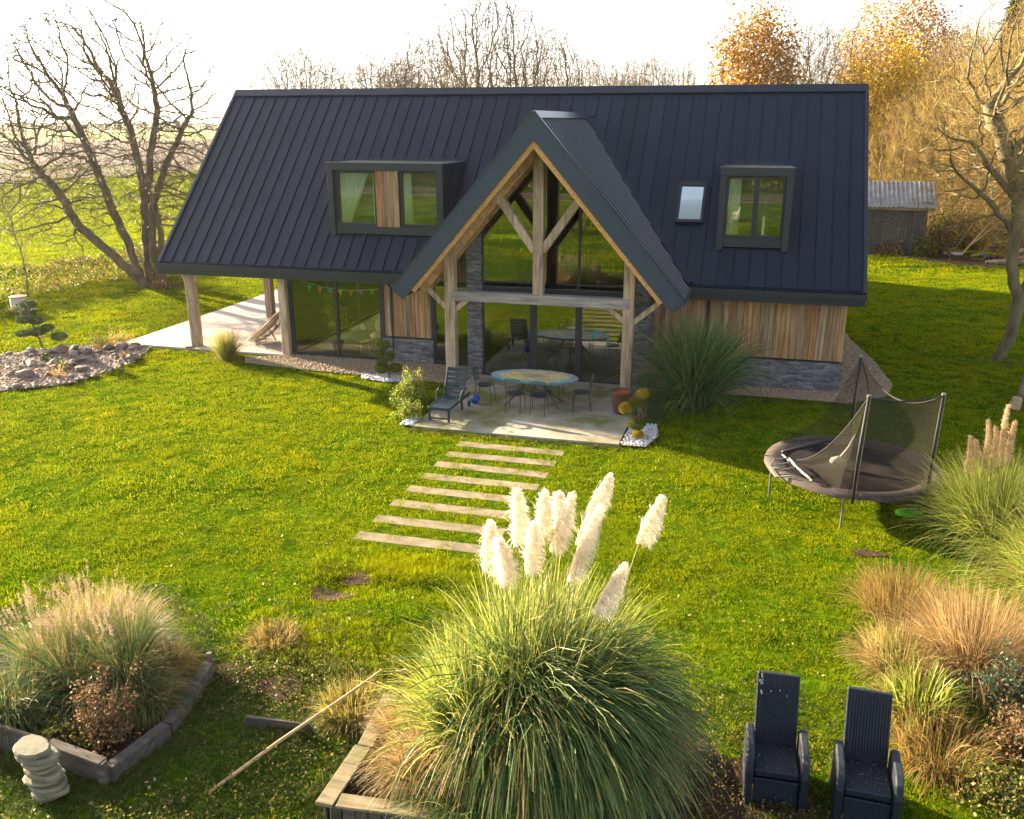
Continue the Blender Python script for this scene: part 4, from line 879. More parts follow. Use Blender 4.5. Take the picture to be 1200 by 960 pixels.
M['twig_far'] = leafy('far_twigs', [(.07, .05, .032), (.13, .095, .062), (.20, .15, .10)], trans=.2, spec=.0)
WD = {366: (.34, .12, 2), 455: (.34, .1, 3), 505: (.3, .12, 2), 575: (.27, .18, 3), 645: (.22, .2, 2), 693: (.27, .12, 3), 728: (.24, .1, 2), 752: (.23, .15, 2), 790: (.16, .2, 1), 938: (.36, .15, 3)}
for px, top, dist, sd, lab, nst, spr, ang, tm in FAR:
    X_, Y_, Z_ = far_spot(px, top, dist); w_, b_, n_ = WD[px]; T = bare(sd, Z_, w_, b_, n_, 7500, up=.16, fan=.14, step=.32, kl=.34, tip=.014, shell=.15)
    tree_obj('bare_tree', (X_, Y_, -.05), lab, T, M['bark'], M['twig_far'], T.twigs(3, 2, .036, 1.0, .8, .2), group='bare trees beyond the house')
# autumn trees with leaves
M['leaf_gold'] = leafy('oak_leaf', [(.18, .085, .02), (.32, .17, .035), (.42, .26, .06), (.26, .13, .03)], trans=.5)
M['leaf_orange'] = leafy('beech_leaf', [(.24, .12, .05), (.38, .21, .09), (.46, .30, .13), (.45, .33, .08)], trans=.5)
M['leaf_yellow'] = leafy('maple_leaf', [(.5, .32, .01), (.6, .42, .02), (.4, .22, .02)], trans=.5)
M['leaf_dark'] = leafy('evergreen_leaf', [(.012, .028, .008), (.03, .055, .012), (.07, .09, .02)], trans=.25)
def leafy_tree(name, px, top, dist, seed, lab, lm, per=7, size=.28, rad=.35, keep=.8, wid=.32, nst=2, base=.15):
    X_, Y_, Z_ = far_spot(px, top, dist); T = bare(seed, Z_, wid, base, nst, 3000, up=.15); P_ = T.leafpts(per, rad, keep)
    return tree_obj(name, (X_, Y_, -.05), lab, T, M['bark'], M['twig'], T.twigs(1, 2, .022, .8), (quads(P_, NR.uniform(.5, 1.2, len(P_))*size), M[lm]))
leafy_tree('oak_tree', 866, 36, 70, 41, 'oak with golden brown leaves standing behind the ridge', 'leaf_gold', 15, .30, .45, 1, wid=.215)
leafy_tree('beech_tree', 1022, 14, 74, 42, 'tall tree with orange leaves just right of the roof end', 'leaf_orange', 14, .27, .45, 1, wid=.26)
leafy_tree('maple_tree', 1018, 66, 66, 43, 'smaller tree with bright yellow leaves below the orange tree', 'leaf_yellow', 10, .25, .42, .9, wid=.26)
# dark fir
X_, Y_, Z_ = far_spot(1143, 12, 72)
T = Tree(44); T.wood.tube([(0, 0, 0), (.1, 0, Z_*.5), (0, 0, Z_)], [.25, .16, .03], 7); P_ = []; D_ = []; L_ = []
for i in range(2600):
    t = rnd.random()**.8; a = rnd.uniform(0, 6.28); z = Z_*(.25+.74*t); rr = (1-t)*2.6*rnd.uniform(.3, 1)*(.7+.5*math.sin(i*.7)); P_.append((rr*math.cos(a), rr*math.sin(a), z-rr*.25)); D_.append((math.cos(a), math.sin(a), -.2)); L_.append(rnd.uniform(.4, .9))
tree_obj('fir_tree', (X_, Y_, 0), 'dark green fir rising above the golden thicket at the right', T, M['bark'], M['leaf_dark'], ribbons(P_, D_, L_, 1.0, .22, 3, curl=.4))
# golden bare woodland at the right
VAR = []
for i, sd in enumerate((51, 52, 53, 54)):
    T = bare(sd, 12, (.26, .30, .24, .34)[i], .03, 4, 3600, fan=.12, up=.25); VAR.append((T, T.wood, T.twigs(4, 3, .020, 1.0, .7, .3)))
SPOT = [(1040, 118, 58, 0), (1062, 85, 64, 1), (1085, 70, 60, 2), (1105, 95, 55, 3), (1128, 60, 66, 0), (1150, 70, 57, 1), (1172, 40, 62, 2), (1196, 28, 55, 3), (1215, 50, 50, 0), (1050, 140, 66, 2), (1100, 50, 72, 1), (1160, 100, 50, 3), (1185, 110, 46, 1), (1078, 50, 76, 3), (1240, 30, 58, 2), (1030, 90, 70, 3)]
first = {}
LB = ['just right of the roof end', 'left of centre, behind the shed', 'behind the middle of the shed roof', 'behind the right end of the shed', 'beneath the dark fir', 'above the leaning planks', 'behind the right-hand lawn tree', 'tallest at the right edge of the picture', 'outermost at the right edge', 'low behind the shed roof', 'left of the dark fir', 'low behind the log heap', 'low at the right edge behind the logs', 'far back above the shed', 'beyond the right edge', 'next to the orange tree']
for i, (px, top, dist, v) in enumerate(SPOT):
    X_, Y_, Z_ = far_spot(px, top, dist); lab = 'golden lichen-covered bare tree, '+LB[i]
    if v not in first:
        T, wd, tw = VAR[v]; first[v] = o = tree_obj('thicket_tree', (X_, Y_, -.05), lab, T, M['mossbark'], M['twig_gold'], tw, group='golden bare trees of the thicket')
    else: o = copy_tree(first[v]); o.location = (X_, Y_, -.05); o['label'] = lab
    o.rotation_euler.z = i*1.3; k_ = Z_/12*first[v]['h']; o.scale = (k_*1.05, k_*1.05, k_)
# brushwood under the thicket: nobody could count it
def brush(name, poly, n, h0, h1, mat, wid=.02, droop=.6, k=3, seed=3, leafsz=None, lmat=None, spread=.5, cat=None, label=None, par=None, zf=None):
    Q = fill(poly, n, seed); m = len(Q); z = hgt(Q[:, 0], Q[:, 1])-.06 if zf is None else zf(Q)
    P_ = np.stack([Q[:, 0], Q[:, 1], z], -1); D_ = np.stack([NR.normal(0, spread, m), NR.normal(0, spread, m), np.ones(m)], -1)
    A = ribbons(P_, D_, NR.uniform(h0, h1, m), droop, wid, k, side=NR.normal(0, 1, (m, 3)), curl=.6)
    o = soft(name, [A], M[mat], par, kind='stuff')
    return o
brush('thicket_brushwood', [(22.5, 31.5), (27, 33), (33, 27), (40, 22), (46, 30), (36, 46), (24, 44)], 14000, 1.5, 4.5, 'twig_gold', .028, .7, 4, 3)
M['bush_leaf'] = leafy('bush_leaf', [(.03, .05, .01), (.08, .11, .015), (.17, .18, .02), (.30, .20, .04)], trans=.4)
M['brown_leaf'] = leafy('dry_leaf', [(.07, .035, .014), (.15, .08, .03), (.25, .15, .06), (.36, .26, .12)], trans=.35)
def leafmass(poly, n, hfun, size, seed):
    Q = fill(poly, n, seed); m = len(Q); hh = hfun(Q[:, 0], Q[:, 1]); z = hh*np.sqrt(NR.random(m))
    return quads(np.stack([Q[:, 0], Q[:, 1], z], -1), size*NR.uniform(.6, 1.3, m))
def bush(name, x, y, rx, ry, h, n, size, mat, label, twn=120, twm='twig', cat='shrub', group=None, lump=.35, z0=0):
    o = empty(name, (x, y, float(hgt(x, y))-.04+z0), label, cat, group)
    th = NR.uniform(0, 6.283, n); u = NR.random(n); ph = np.arccos(1-u*1.0); rr = (.55+.45*NR.random(n)**.5)
    lumpf = 1+lump*np.sin(3*th+x)*np.sin(4*ph+y)+NR.normal(0, .07, n)
    P_ = np.stack([rx*rr*lumpf*np.sin(ph)*np.cos(th), ry*rr*lumpf*np.sin(ph)*np.sin(th), h*rr*lumpf*np.cos(ph)*.97+.03], -1)
    soft('foliage', [quads(P_, size*NR.uniform(.6, 1.3, n))], M[mat], o)
    Dm = np.stack([NR.normal(0, rx*.5/h, twn), NR.normal(0, ry*.5/h, twn), np.ones(twn)], -1)
    soft('stems', [ribbons(np.zeros((twn, 3))+NR.normal(0, .1*rx, (twn, 3))*(1, 1, 0), Dm, h*NR.uniform(.6, 1.1, twn), .1, .012+.006*h, 4, side=NR.normal(0, 1, (twn, 3)), curl=.4)], M[twm], o)
    return o
# border shrubs by the shed and log heap
BS = [(23.7, 29.0, 1.0, .8, 1.1, 'bush_leaf', 'green and gold low shrub nearest the roof end'), (24.4, 28.2, .9, .6, .7, 'brown_leaf', 'low russet shrub under the birch sapling'), (25.4, 29.2, .9, .7, 1.3, 'brown_leaf', 'rust-coloured shrub against the shed wall'), (26.0, 28.1, .8, .6, .9, 'bush_leaf', 'olive shrub at the right corner of the shed'), (26.9, 28.6, .6, .6, 1.5, 'brown_leaf', 'upright dry brown shrub right of the shed'), (24.9, 30.2, .8, .5, 1.2, 'bush_leaf', 'yellow green shrub behind the birch sapling'), (28.2, 32.5, 1.6, 1.0, 2.2, 'leaf_dark', 'dark evergreen bush in the shade behind the bare earth'), (30.6, 31.5, 1.3, 1, 1.9, 'bush_leaf', 'green bush behind the leaning planks'), (32.5, 27.5, 1.3, 1.0, 1.5, 'brown_leaf', 'brown shrub behind the log heap')]
for x, y, rx, ry, h, mt, lb in BS: bush('border_shrub', x, y, rx, ry, h, int(900*rx*max(h, .8)), .13, mt, lb, group='shrubs in the border by the shed')
M['hedge_leaf'] = leafy('hedge_leaf', [(.03, .06, .008), (.08, .13, .01), (.20, .23, .02), (.32, .22, .04)], trans=.5)
# hedge at the left, trimmed loosely
def hedge(name, pts, wdt, h, label, mats, dens=900, size=.10):
    cx, cy = pts[0]; o = empty(name, (cx, cy, -.04), label, 'hedge'); A = []; B = []
    for (x0, y0), (x1, y1) in zip(pts, pts[1:]):
        L_ = math.hypot(x1-x0, y1-y0); n = int(dens*L_); t = NR.random(n); ox = NR.uniform(-1, 1, n); z = NR.random(n); s_ = NR.random(n)
        hh = h*(1+.12*np.sin((x0+y0+t*L_)*2.1)+.1*np.sin((y0+t*L_)*5.3)); edge_ = s_ < .75; z = np.where(edge_ & (NR.random(n) < .5), 1, z); ox = np.where(edge_ & (z < 1), np.sign(ox), ox)
        nx_, ny_ = -(y1-y0)/L_, (x1-x0)/L_; w_ = wdt/2*(1+.15*np.sin(t*L_*3))
        P_ = np.stack([x0+(x1-x0)*t+nx_*ox*w_-cx, y0+(y1-y0)*t+ny_*ox*w_-cy, z*hh], -1)+NR.normal(0, .07, (n, 3)); P_[:, 2] = np.maximum(P_[:, 2], .05)
        k = NR.random(n) < .15+.2*np.sin((y0+t*L_)*.9); A.append(quads(P_[~k], size*NR.uniform(.6, 1.4, (~k).sum()))); B.append(quads(P_[k], size*NR.uniform(.6, 1.4, k.sum())))
        n = int(L_*30); t = NR.random(n); B.append(ribbons(np.stack([x0+(x1-x0)*t-cx, y0+(y1-y0)*t-cy, np.zeros(n)], -1), np.stack([NR.normal(0, .3, n), NR.normal(0, .3, n), np.ones(n)], -1), h*1.15, .05, .02, 3, side=NR.normal(0, 1, (n, 3))))
    soft('foliage', A, M[mats[0]], o); soft('dry_foliage', B, M[mats[1]], o); return o
hedge('hedge', [(-16, -2), (-11.6, 4.9), (-11.2, 9), (-10.3, 12.6), (-10.6, 16), (-11.4, 20)], 1.1, 1.0, 'loose green and gold hedge along the left edge of the lawn', ('hedge_leaf', 'brown_leaf'))
o = bush('ivy_mound', -8.6, 11.2, 1.3, .9, 1.7, 1500, .12, 'bush_leaf', 'green shrub growing behind the foot of the big bare tree')
bush('border_shrub', -6.9, 9.4, .7, .5, .35, 500, .09, 'brown_leaf', 'low brown ground cover with pale stones at the foot of the big bare tree')
# faint line of trees on the horizon
hz_ = []
for i in range(260):
    a = R(-62+i*.4); d_ = 900+160*math.sin(i*.9); hh = rnd.uniform(3, 8); n = 60; c = np.array((camx+d_*math.sin(a), camy+d_*math.cos(a), hh*.45)); hz_.append(quads(c+NR.normal(0, 1, (n, 3))*np.array((4, 4, hh*.28)), np.full(n, 2.6)))
soft('distant_treeline', hz_, M['twig'], None, kind='stuff')

# ------------------------------------------------------------------ tall grasses and plumes
def clump(name, x, y, label, mats, specs, z0=0, cat='ornamental grass', group=None, ell=(1, 1)):
    """specs: (n, base radius, h0, h1, spread, droop, width, material, bias vector)"""
    o = empty(name, (x, y, float(hgt(x, y))-.04+z0), label, cat, group)
    for nm, n, br, h0, h1, spr, dr_, wd, mt, bias in specs:
        th = NR.uniform(0, 6.283, n) if len(bias) < 4 else NR.normal(bias[2], bias[3], n); r = br*np.sqrt(NR.random(n)); P_ = np.stack([r*np.cos(th)*ell[0], r*np.sin(th)*ell[1], np.zeros(n)], -1)
        s_ = np.abs(NR.normal(0, spr, n)); qq = NR.normal(0, .3 if ell == (1, 1) else 1.0, n); D_ = np.stack([s_*np.cos(th+qq)+bias[0], s_*np.sin(th+qq)+bias[1], np.ones(n)], -1)
        soft(nm, [ribbons(P_, D_, NR.uniform(h0, h1, n), dr_*NR.uniform(.7, 1.3, n), wd*NR.uniform(.7, 1.3, n), 8, tint=NR.random(n), taper=.3)], M[mt], o)
    return o
M['pampas_green'] = leafy('pampas_blade', [(.018, .060, .024), (.042, .11, .034), (.095, .175, .045), (.30, .31, .10)], trans=.35, rough=.5, spec=.2, tip=(.28, .28, .10), tipamt=.25, tipstart=.8)
M['pampas_yellow'] = leafy('yellow_green_blade', [(.06, .14, .010), (.15, .25, .012), (.29, .34, .03), (.44, .40, .12)], trans=.5, rough=.5, tip=(.42, .37, .13), tipamt=.3)  # yellow-green grass; on the foreground pampas its yellow stands for sunlight
M['straw'] = leafy('straw', [(.15, .085, .03), (.30, .19, .075), (.45, .31, .13), (.52, .40, .2)], trans=.5)
M['straw_red'] = leafy('russet_straw', [(.12, .07, .02), (.26, .16, .045), (.40, .27, .09), (.22, .22, .05)], trans=.5)
M['plume'] = leafy('plume', [(.78, .66, .48), (.86, .77, .62), (.9, .84, .73), (.93, .89, .8)], trans=.6, rough=.8, spec=.05)
M['plume_tan'] = leafy('tan_plume', [(.42, .29, .15), (.58, .43, .25), (.68, .54, .35), (.72, .6, .42)], trans=.6, rough=.8, spec=.05)
M['brush_head'] = leafy('brush_head', [(.28, .18, .11), (.44, .31, .20), (.56, .43, .3)], trans=.4, spec=.05)
M['stemm'] = surf('grass_stem', [(.25, .24, .08), (.38, .32, .14)], 5, rough=.7, bump=0)
def plume(par, org, root, b, t, n=1100, wid=.15, mat='plume', one=.5, label=None):
    """feathery head from b (bottom) to t (tip), root = where its stem starts; all world coordinates"""
    b, t, root, org = (np.array(q, float) for q in (b, t, root, org)); ax = t-b; L_ = np.linalg.norm(ax); lean = np.array((1, .1, 0))*one
    u = NR.random(n)**.9; side = np.array((1, -.25, 0.)); ctr = b+ax*u[:, None]+side*(np.sin(u*2.6)*.10*L_*np.sign(ax[0]+.01)*-.4)[:, None]
    prof = (.35+.65*np.sin(np.clip(u*.95+.08, 0, 1)*math.pi)**.8)*(1-.62*u)
    rd = NR.normal(0, 1, (n, 3)); rd -= (rd@ax/L_)[:, None]*ax/L_; rd /= np.linalg.norm(rd, axis=1)[:, None]
    sw = np.array((.85, -.35, -.05))*one*2
    D_ = ax/L_*1.25+rd*.42+sw*(.25+.75*NR.random((n, 1)))
    V1 = ribbons(ctr-org+rd*(.012)-sw*.03, D_, wid*(.6+.8*NR.random(n))*prof+.045, 2.0, rnd.uniform(.0048, .006), 5, side=NR.normal(0, 1, (n, 3)), taper=.35, curl=.6)
    st = MB(); mid_ = (root+b)/2+np.array((0, 0, .12)); st.tube([root-org, mid_*.55+root*.45*1-org*1.0 if 0 else (root*.5+b*.5)-org+np.array((.02, 0, .06)), b-org, b+ax*.5-org], [.008, .007, .006, .004], 5)
    s_ = st.build('plume_stem', M['stemm'], par); h_ = soft('plume', [V1], M[mat], par)
    if label: h_['label'] = label
cpx, cpy = 15.45, -15.45
pam = clump('pampas_grass', cpx, cpy, 'huge pampas grass with drooping green leaves and cream plumes in the foreground', None,
  [('leaves', 3300, .38, 1.7, 2.35, .15, 2.9, .021, 'pampas_green', (.17, -.10)), ('leaves', 1500, .38, 1.3, 1.9, .22, 3.4, .020, 'pampas_green', (.14, -.28)), ('leaves', 500, .4, 1.4, 2.1, .16, 1.6, .016, 'pampas_green', (0, .1)), ('dry_leaves', 450, .4, 1.5, 2.3, .25, 2.4, .015, 'straw', (.2, -.16)), ('sun_painted_leaves', 1300, .42, 1.6, 2.3, .18, 1.6, .015, 'pampas_yellow', (.03, .08))], z0=.12, ell=(1.3, .8))  # last set: sunlight put into the colour of the yellow blades
PL = [((15.06,-15.9,3.05),(14.99,-15.9,2.54)),((15.18,-16.1,2.99),(15.24,-16.1,2.5)),((15.25,-15.6,3.29),(15.23,-15.6,2.69)),((15.5,-15.5,3.26),(15.44,-15.5,2.73)),((15.49,-15.9,3.1),(15.42,-15.9,2.56)),((15.79,-15.6,3.31),(15.59,-15.6,2.68)),((15.58,-15.2,3.13),(15.57,-15.2,2.7)),((16.11,-15.3,3.42),(15.86,-15.3,2.95)),((16.1,-15.8,3.29),(15.81,-15.8,2.48)),((15.94,-15.4,3.02),(15.81,-15.4,2.69)),((16.62,-15.2,3.21),(16.39,-15.2,2.68)),((16.4,-16.2,2.94),(16.13,-16.2,2.4))]
for i, (t, b) in enumerate(PL): plume(pam, (cpx, cpy, float(hgt(cpx, cpy))-.04+.12), (cpx+rnd.uniform(-.35, .35), cpy+rnd.uniform(-.3, .3), .1), b, t, 1250, .17)
yc = clump('bamboo_grass', 14.85, -15.75, 'bushy yellow-green grass with dry leaves left of the big pampas grass', None,
  [('leaves', 3200, .32, .9, 1.65, .17, 1.9, .018, 'pampas_yellow', (0, .05)), ('dry_leaves', 600, .34, .8, 1.4, .22, 2.6, .013, 'straw', (-.03, -.1))], z0=.12)
clump('feather_grass', 13.85, -15.5, 'low tuft of blond fine grass in the raised bed corner', None, [('leaves', 1200, .15, .25, .5, .5, 1.8, .005, 'straw', (-.2, .1))], z0=.15)
clump('feather_grass', 14.3, -16.1, 'drooping blond grass on the front of the raised bed', None, [('leaves', 1500, .2, .4, .8, .5, 2.2, .006, 'straw', (0, -.1)), ('green_leaves', 900, .3, .3, .7, .6, 2.2, .007, 'pampas_green', (.3, -.1))], z0=.15)
clump('sedge', 15.1, -16.55, 'arching green sedge spilling over the front board of the raised bed', None, [('leaves', 1600, .35, .4, .9, .7, 2.2, .008, 'pampas_green', (0, -.1))], z0=.1)
# pampas without plumes by the wall
clump('pampas_grass', 16.15, -1.75, 'rounded blue-green pampas grass without plumes against the plank wall', None, [('leaves', 2300, .42, 1.5, 2.45, .30, 1.45, .018, 'pampas_green', (.04, 0)), ('leaves', 700, .4, 1.0, 1.7, .5, 2.2, .015, 'pampas_green', (0, -.1)), ('dry_leaves', 160, .4, 1.2, 2.0, .4, 1.6, .014, 'straw', (0, 0))])
gp = clump('fountain_grass', 2.35, -.55, 'small golden fountain grass at the corner of the terrace', None, [('leaves', 1300, .14, .5, .95, .33, 1.2, .007, 'pampas_yellow', (0, 0)), ('seed_heads', 350, .14, .9, 1.15, .42, .7, .006, 'straw', (0, 0)), ('dry_leaves', 300, .16, .3, .6, .7, 1.6, .006, 'straw', (0, 0))])
# right edge pampas with tan plumes
rx_, ry_ = 21.55, -8.35
rp_ = clump('pampas_grass', rx_, ry_, 'tall yellow-green pampas grass with tan plumes at the right edge', None, [('leaves', 3300, .5, .9, 1.75, .42, 1.25, .011, 'pampas_yellow', (0, -.02)), ('leaves', 1300, .5, .9, 1.5, .55, 1.8, .010, 'pampas_green', (0, 0))])
for (t, b) in [((21.01,-7.9,1.75),(21.05,-7.9,1.1)),((21.11,-7.9,1.68),(21.17,-7.9,1.03)),((21.23,-7.9,2.05),(21.28,-7.9,1.04)),((21.54,-7.9,2.33),(21.54,-7.9,1.25)),((21.67,-7.9,2.06),(21.63,-7.9,1.31)),((21.36,-7.9,1.96),(21.4,-7.9,1.12))]:
    plume(rp_, (rx_, ry_, float(hgt(rx_, ry_))-.04), (b[0]+.05, -8.1, .1), b, t, 800, .095, 'plume_tan')
clump('pampas_grass', 22.1, -10.2, 'second yellow-green grass clump below the tan plumes, cut by the picture edge', None, [('leaves', 2400, .5, 1.0, 1.7, .5, 1.5, .010, 'pampas_yellow', (-.1, -.05)), ('dry_leaves', 500, .5, .9, 1.6, .6, 1.8, .010, 'straw', (0, 0))])
clump('dry_grass', 20.45, -12.15, 'large mound of blond dry grass in the right border', None, [('leaves', 3800, .40, .7, 1.15, .75, 1.2, .006, 'straw', (0, .05))])
clump('dry_grass', 19.75, -10.9, 'low russet dry grass at the top of the right border', None, [('leaves', 2000, .5, .35, .7, .7, 1.0, .007, 'straw_red', (0, 0))])
clump('dry_grass', 19.55, -12.4, 'small tan grass mound left of the large blond mound', None, [('leaves', 1500, .4, .3, .65, .8, 1.4, .007, 'straw', (0, 0)), ('leaves', 500, .3, .3, .6, .6, 1.2, .01, 'pampas_yellow', (0, 0))])
clump('iris_clump', 19.60, -13.35, 'green strappy clump beside the right-hand wicker chair', None, [('leaves', 420, .28, .35, .65, .6, 1.5, .02, 'pampas_yellow', (0, 0)), ('dry_leaves', 500, .4, .2, .5, .9, 1.6, .012, 'straw_red', (0, 0))])
clump('dry_grass', 19.75, -14.1, 'withered brown tangle in front of the right border', None, [('leaves', 1300, .45, .25, .55, .9, 2.0, .009, 'straw_red', (0, 0))])
clump('dry_grass', 21.3, -12.9, 'blond grass mound at the very edge below the spurge', None, [('leaves', 1500, .4, .5, .9, .7, 1.6, .007, 'straw', (0, 0))])
M['spurge'] = leafy('spurge_leaf', [(.03, .07, .045), (.06, .12, .07), (.12, .17, .09)], trans=.3)
bush('spurge', 20.65, -13.05, .5, .35, .75, 1500, .045, 'spurge', 'blue-green spurge with whorled leaves in the right border')
bush('red_shrub', 20.6, -13.9, .45, .4, .55, 1600, .045, 'brown_leaf', 'red-brown shrub below the blue-green spurge', group=None)
bush('green_shrub', 20.25, -14.75, .55, .4, .4, 1500, .05, 'bush_leaf', 'low yellow-green shrub in the bottom right corner')
# bed at the left: fountain grass with bottle-brush heads, dry sedum
lb_ = empty('fountain_grass', (10.0, -15.9, .05), 'broad fountain grass with pinkish bottle-brush heads in the left bed', 'ornamental grass')
n = 4200; c_ = np.array([(-.9, .35), (-.35, .2), (.25, .35), (-.6, .85), (0, .8)]); ci = NR.integers(0, 5, n); th = NR.uniform(0, 6.28, n); s_ = np.abs(NR.normal(0, .55, n))
P_ = np.stack([c_[ci, 0]+.14*np.cos(th), c_[ci, 1]+.14*np.sin(th), np.zeros(n)], -1); D_ = np.stack([s_*np.cos(th), s_*np.sin(th), np.ones(n)], -1)
soft('leaves', [ribbons(P_, D_, NR.uniform(.6, 1.05, n), 1.7, .007, 7)], M['pampas_green'], lb_); k = NR.random(n) < .4
soft('dry_leaves', [ribbons(P_[k], D_[k]+NR.normal(0, .1, (k.sum(), 3)), NR.uniform(.6, 1.0, k.sum()), 1.7, .006, 7)], M['straw_red'], lb_)
hv = []
for i in range(150):
    j = rnd.randrange(5); a = rnd.uniform(0, 6.28); s0 = abs(rnd.gauss(0, .33)); d = Vector((s0*math.cos(a)-.12, s0*math.sin(a), 1)).normalized(); p = Vector((c_[j][0], c_[j][1], 0))+Vector((d.x, d.y, d.z))*rnd.uniform(.85, 1.15)
    m_ = 60; u = NR.random(m_); ax = np.array(d)*.17; b = np.array(p); rd = NR.normal(0, 1, (m_, 3)); hv.append(ribbons(b+ax*u[:, None], rd+np.array(d)*1.2, .028, 0, .004, 1, side=NR.normal(0, 1, (m_, 3)), taper=.6)); hv.append(ribbons(np.array([(c_[j][0], c_[j][1], 0)]), np.array([d]), np.array([(p-Vector((c_[j][0], c_[j][1], 0))).length]), 0, .004, 2))
soft('seed_heads', hv, M['brush_head'], lb_)
clump('dry_grass', 9.25, -14.75, 'golden fine grass mound behind the fountain grass at the left edge', None, [('leaves', 2600, .5, .5, .85, .6, 1.3, .005, 'straw', (.1, 0))])
clump('feather_grass', 10.65, -15.2, 'small brown-green grass tuft by the right board of the left bed', None, [('leaves', 1100, .12, .25, .5, .7, 2.0, .006, 'straw_red', (0, 0))], z0=.18)
sd_ = empty('dried_sedum', (10.55, -16.35, .15), 'dried brown sedum with seed clusters in the corner of the left bed', 'plant'); sm = MB(); lp = []
for i in range(16):
    a = rnd.uniform(0, 6.28); L_ = rnd.uniform(.35, .85); s0 = rnd.uniform(.1, .5); q = Vector((s0*math.cos(a)*L_, s0*math.sin(a)*L_, L_)); b0 = Vector((rnd.uniform(-.2, .2), rnd.uniform(-.15, .15), 0)); sm.tube([b0, b0+q*.5+Vector((.02, 0, .03)), b0+q], [.006, .005, .003], 4)
    for kk in range(5): lp.append(np.array(b0+q*rnd.uniform(.3, 1.05))+NR.normal(0, .035, (18, 3)))
sm.build('stems', M['bark'], sd_); P_ = np.concatenate(lp+[NR.normal(0, 1, (700, 3))*(.2, .16, .06)+np.array((0, 0, .12))]); soft('seed_clusters', [quads(P_, .035)], M['brown_leaf'], sd_)
bush('ground_ivy', 10.25, -16.55, .42, .2, .18, 500, .06, 'bush_leaf', 'green ground cover along the front board of the left bed', z0=.12)

clump('sedge', 9.2, -16.25, 'green drooping sedge filling the front left of the left bed', None, [('leaves', 1500, .35, .35, .7, .6, 2.0, .008, 'pampas_green', (0, 0)), ('dry_leaves', 500, .35, .3, .6, .6, 2.0, .007, 'straw_red', (0, 0))], z0=.1)
clump('sedge', 10.75, -15.75, 'brownish sedge leaning over the right-hand sleepers of the left bed', None, [('leaves', 1000, .22, .25, .5, .6, 2.0, .008, 'pampas_green', (.1, 0)), ('dry_leaves', 800, .25, .25, .5, .7, 2.2, .007, 'straw_red', (.1, 0))], z0=.1)
clump('dry_grass', 11.35, -13.95, 'small withered tuft at the upper corner of the left bed', None, [('leaves', 700, .3, .12, .3, .8, 1.8, .007, 'straw_red', (0, 0))])
clump('dry_grass', 13.05, -15.1, 'withered grass and weeds between the bamboo pole and the raised bed', None, [('leaves', 1200, .32, .15, .42, .8, 1.8, .007, 'straw_red', (0, 0)), ('green_leaves', 700, .35, .12, .35, .7, 1.6, .009, 'pampas_yellow', (0, 0))])
bush('ground_ivy', 10.75, -16.45, .22, .3, .2, 420, .05, 'brown_leaf', 'dead brown leaves heaped in the corner of the left bed', z0=.12)
bush('ground_ivy', 14.35, -16.35, .3, .2, .22, 500, .045, 'bush_leaf', 'small green weeds inside the front board of the right raised bed', z0=.12)
Q = np.concatenate([fill([(11.15, -17.4), (13.3, -17.4), (13.3, -13.6), (11.1, -13.5)], 5200, 91), fill([(8, -18.5), (13.4, -18.5), (13.4, -17.2), (8, -17.0)], 2600, 92), fill([(16.8, -13.9), (18.9, -14.4), (19.3, -16.8), (16.9, -17)], 1800, 93)])
k = noise2(Q[:, 0]*2.2, Q[:, 1]*2.2, 95) > -.12; Q = Q[k]
soft('weeds', [quads(np.stack([Q[:, 0], Q[:, 1], hgt(Q[:, 0], Q[:, 1])-.02+.11*NR.random(len(Q))], -1), NR.uniform(.02, .05, len(Q)), flat=.1)], M['bush_leaf'], kind='stuff')
# ------------------------------------------------------------------ garden furniture and objects
def gz0(x, y): return float(hgt(x, y))-.04
# --- dark wicker armchairs
def wicker_chair(x, y, rz, label, first=None):
    if first is not None:
        o = copy_tree(first); o.location = (x, y, gz0(x, y)); o.rotation_euler.z = rz; o['label'] = label; return o
    o = empty('wicker_armchair', (x, y, gz0(x, y)), label, 'armchair', 'dark wicker armchairs on the lawn', rz); W = M['wicker']
    MB().prism([(-.225, -.30, .34), (-.225, .26, .30), (-.225, .26, .39), (-.225, -.30, .42)], (.45, 0, 0)).build('seat', W, o, bevel=.012)
    MB().box(-.222, .222, -.318, -.285, .04, .325).build('front_panel', W, o, bevel=.006)
    m = MB()
    pr = [(-.225, .16), (.225, .16)]
    m.prism([(-.225, .20, .36), (-.225, .50, 1.08), (-.225, .54, 1.07), (-.225, .25, .34)], (.45, 0, 0)); m.build('backrest', W, o, bevel=.012)
    for i in range(15):   # woven uprights of the backrest
        xx = -.21+i*.03; MB().beam((xx, .193, .40), (xx, .488, 1.06), .012, .008, (0, 1, 0)).build('strand', W, o.children[-1] if False else [c for c in o.children if c.name.startswith('backrest')][-1])
    for s_ in (-1, 1):
        pts = [(-.36, 0), (-.36, .42), (-.31, .56), (-.2, .63), (.2, .62), (.26, .56), (.30, 0), (.18, 0), (.16, .05), (-.24, .05), (-.26, 0)]
        a, b = (-.315, -.235) if s_ < 0 else (.235, .315)
        MB().prism([(a, p[0], p[1]) for p in pts], (b-a, 0, 0)).build('arm', W, o, bevel=.015)
    MB().box(-.22, .22, .22, .27, .05, .33).build('rear_panel', W, o)
    d = MB()
    for k in range(16): cx_, cz_ = rnd.choice((rnd.uniform(-.2, -.17), rnd.uniform(-.2, .17))), rnd.uniform(.86, 1.05); yy = .2+(cz_-.36)/.72*.3-.009; d.box(cx_-.004, cx_+rnd.uniform(.003, .012), yy-.004, yy, cz_-.01, cz_+rnd.uniform(.008, .03))
    if first is None: d.build('droppings', M['white_pebble'], o)
    return o
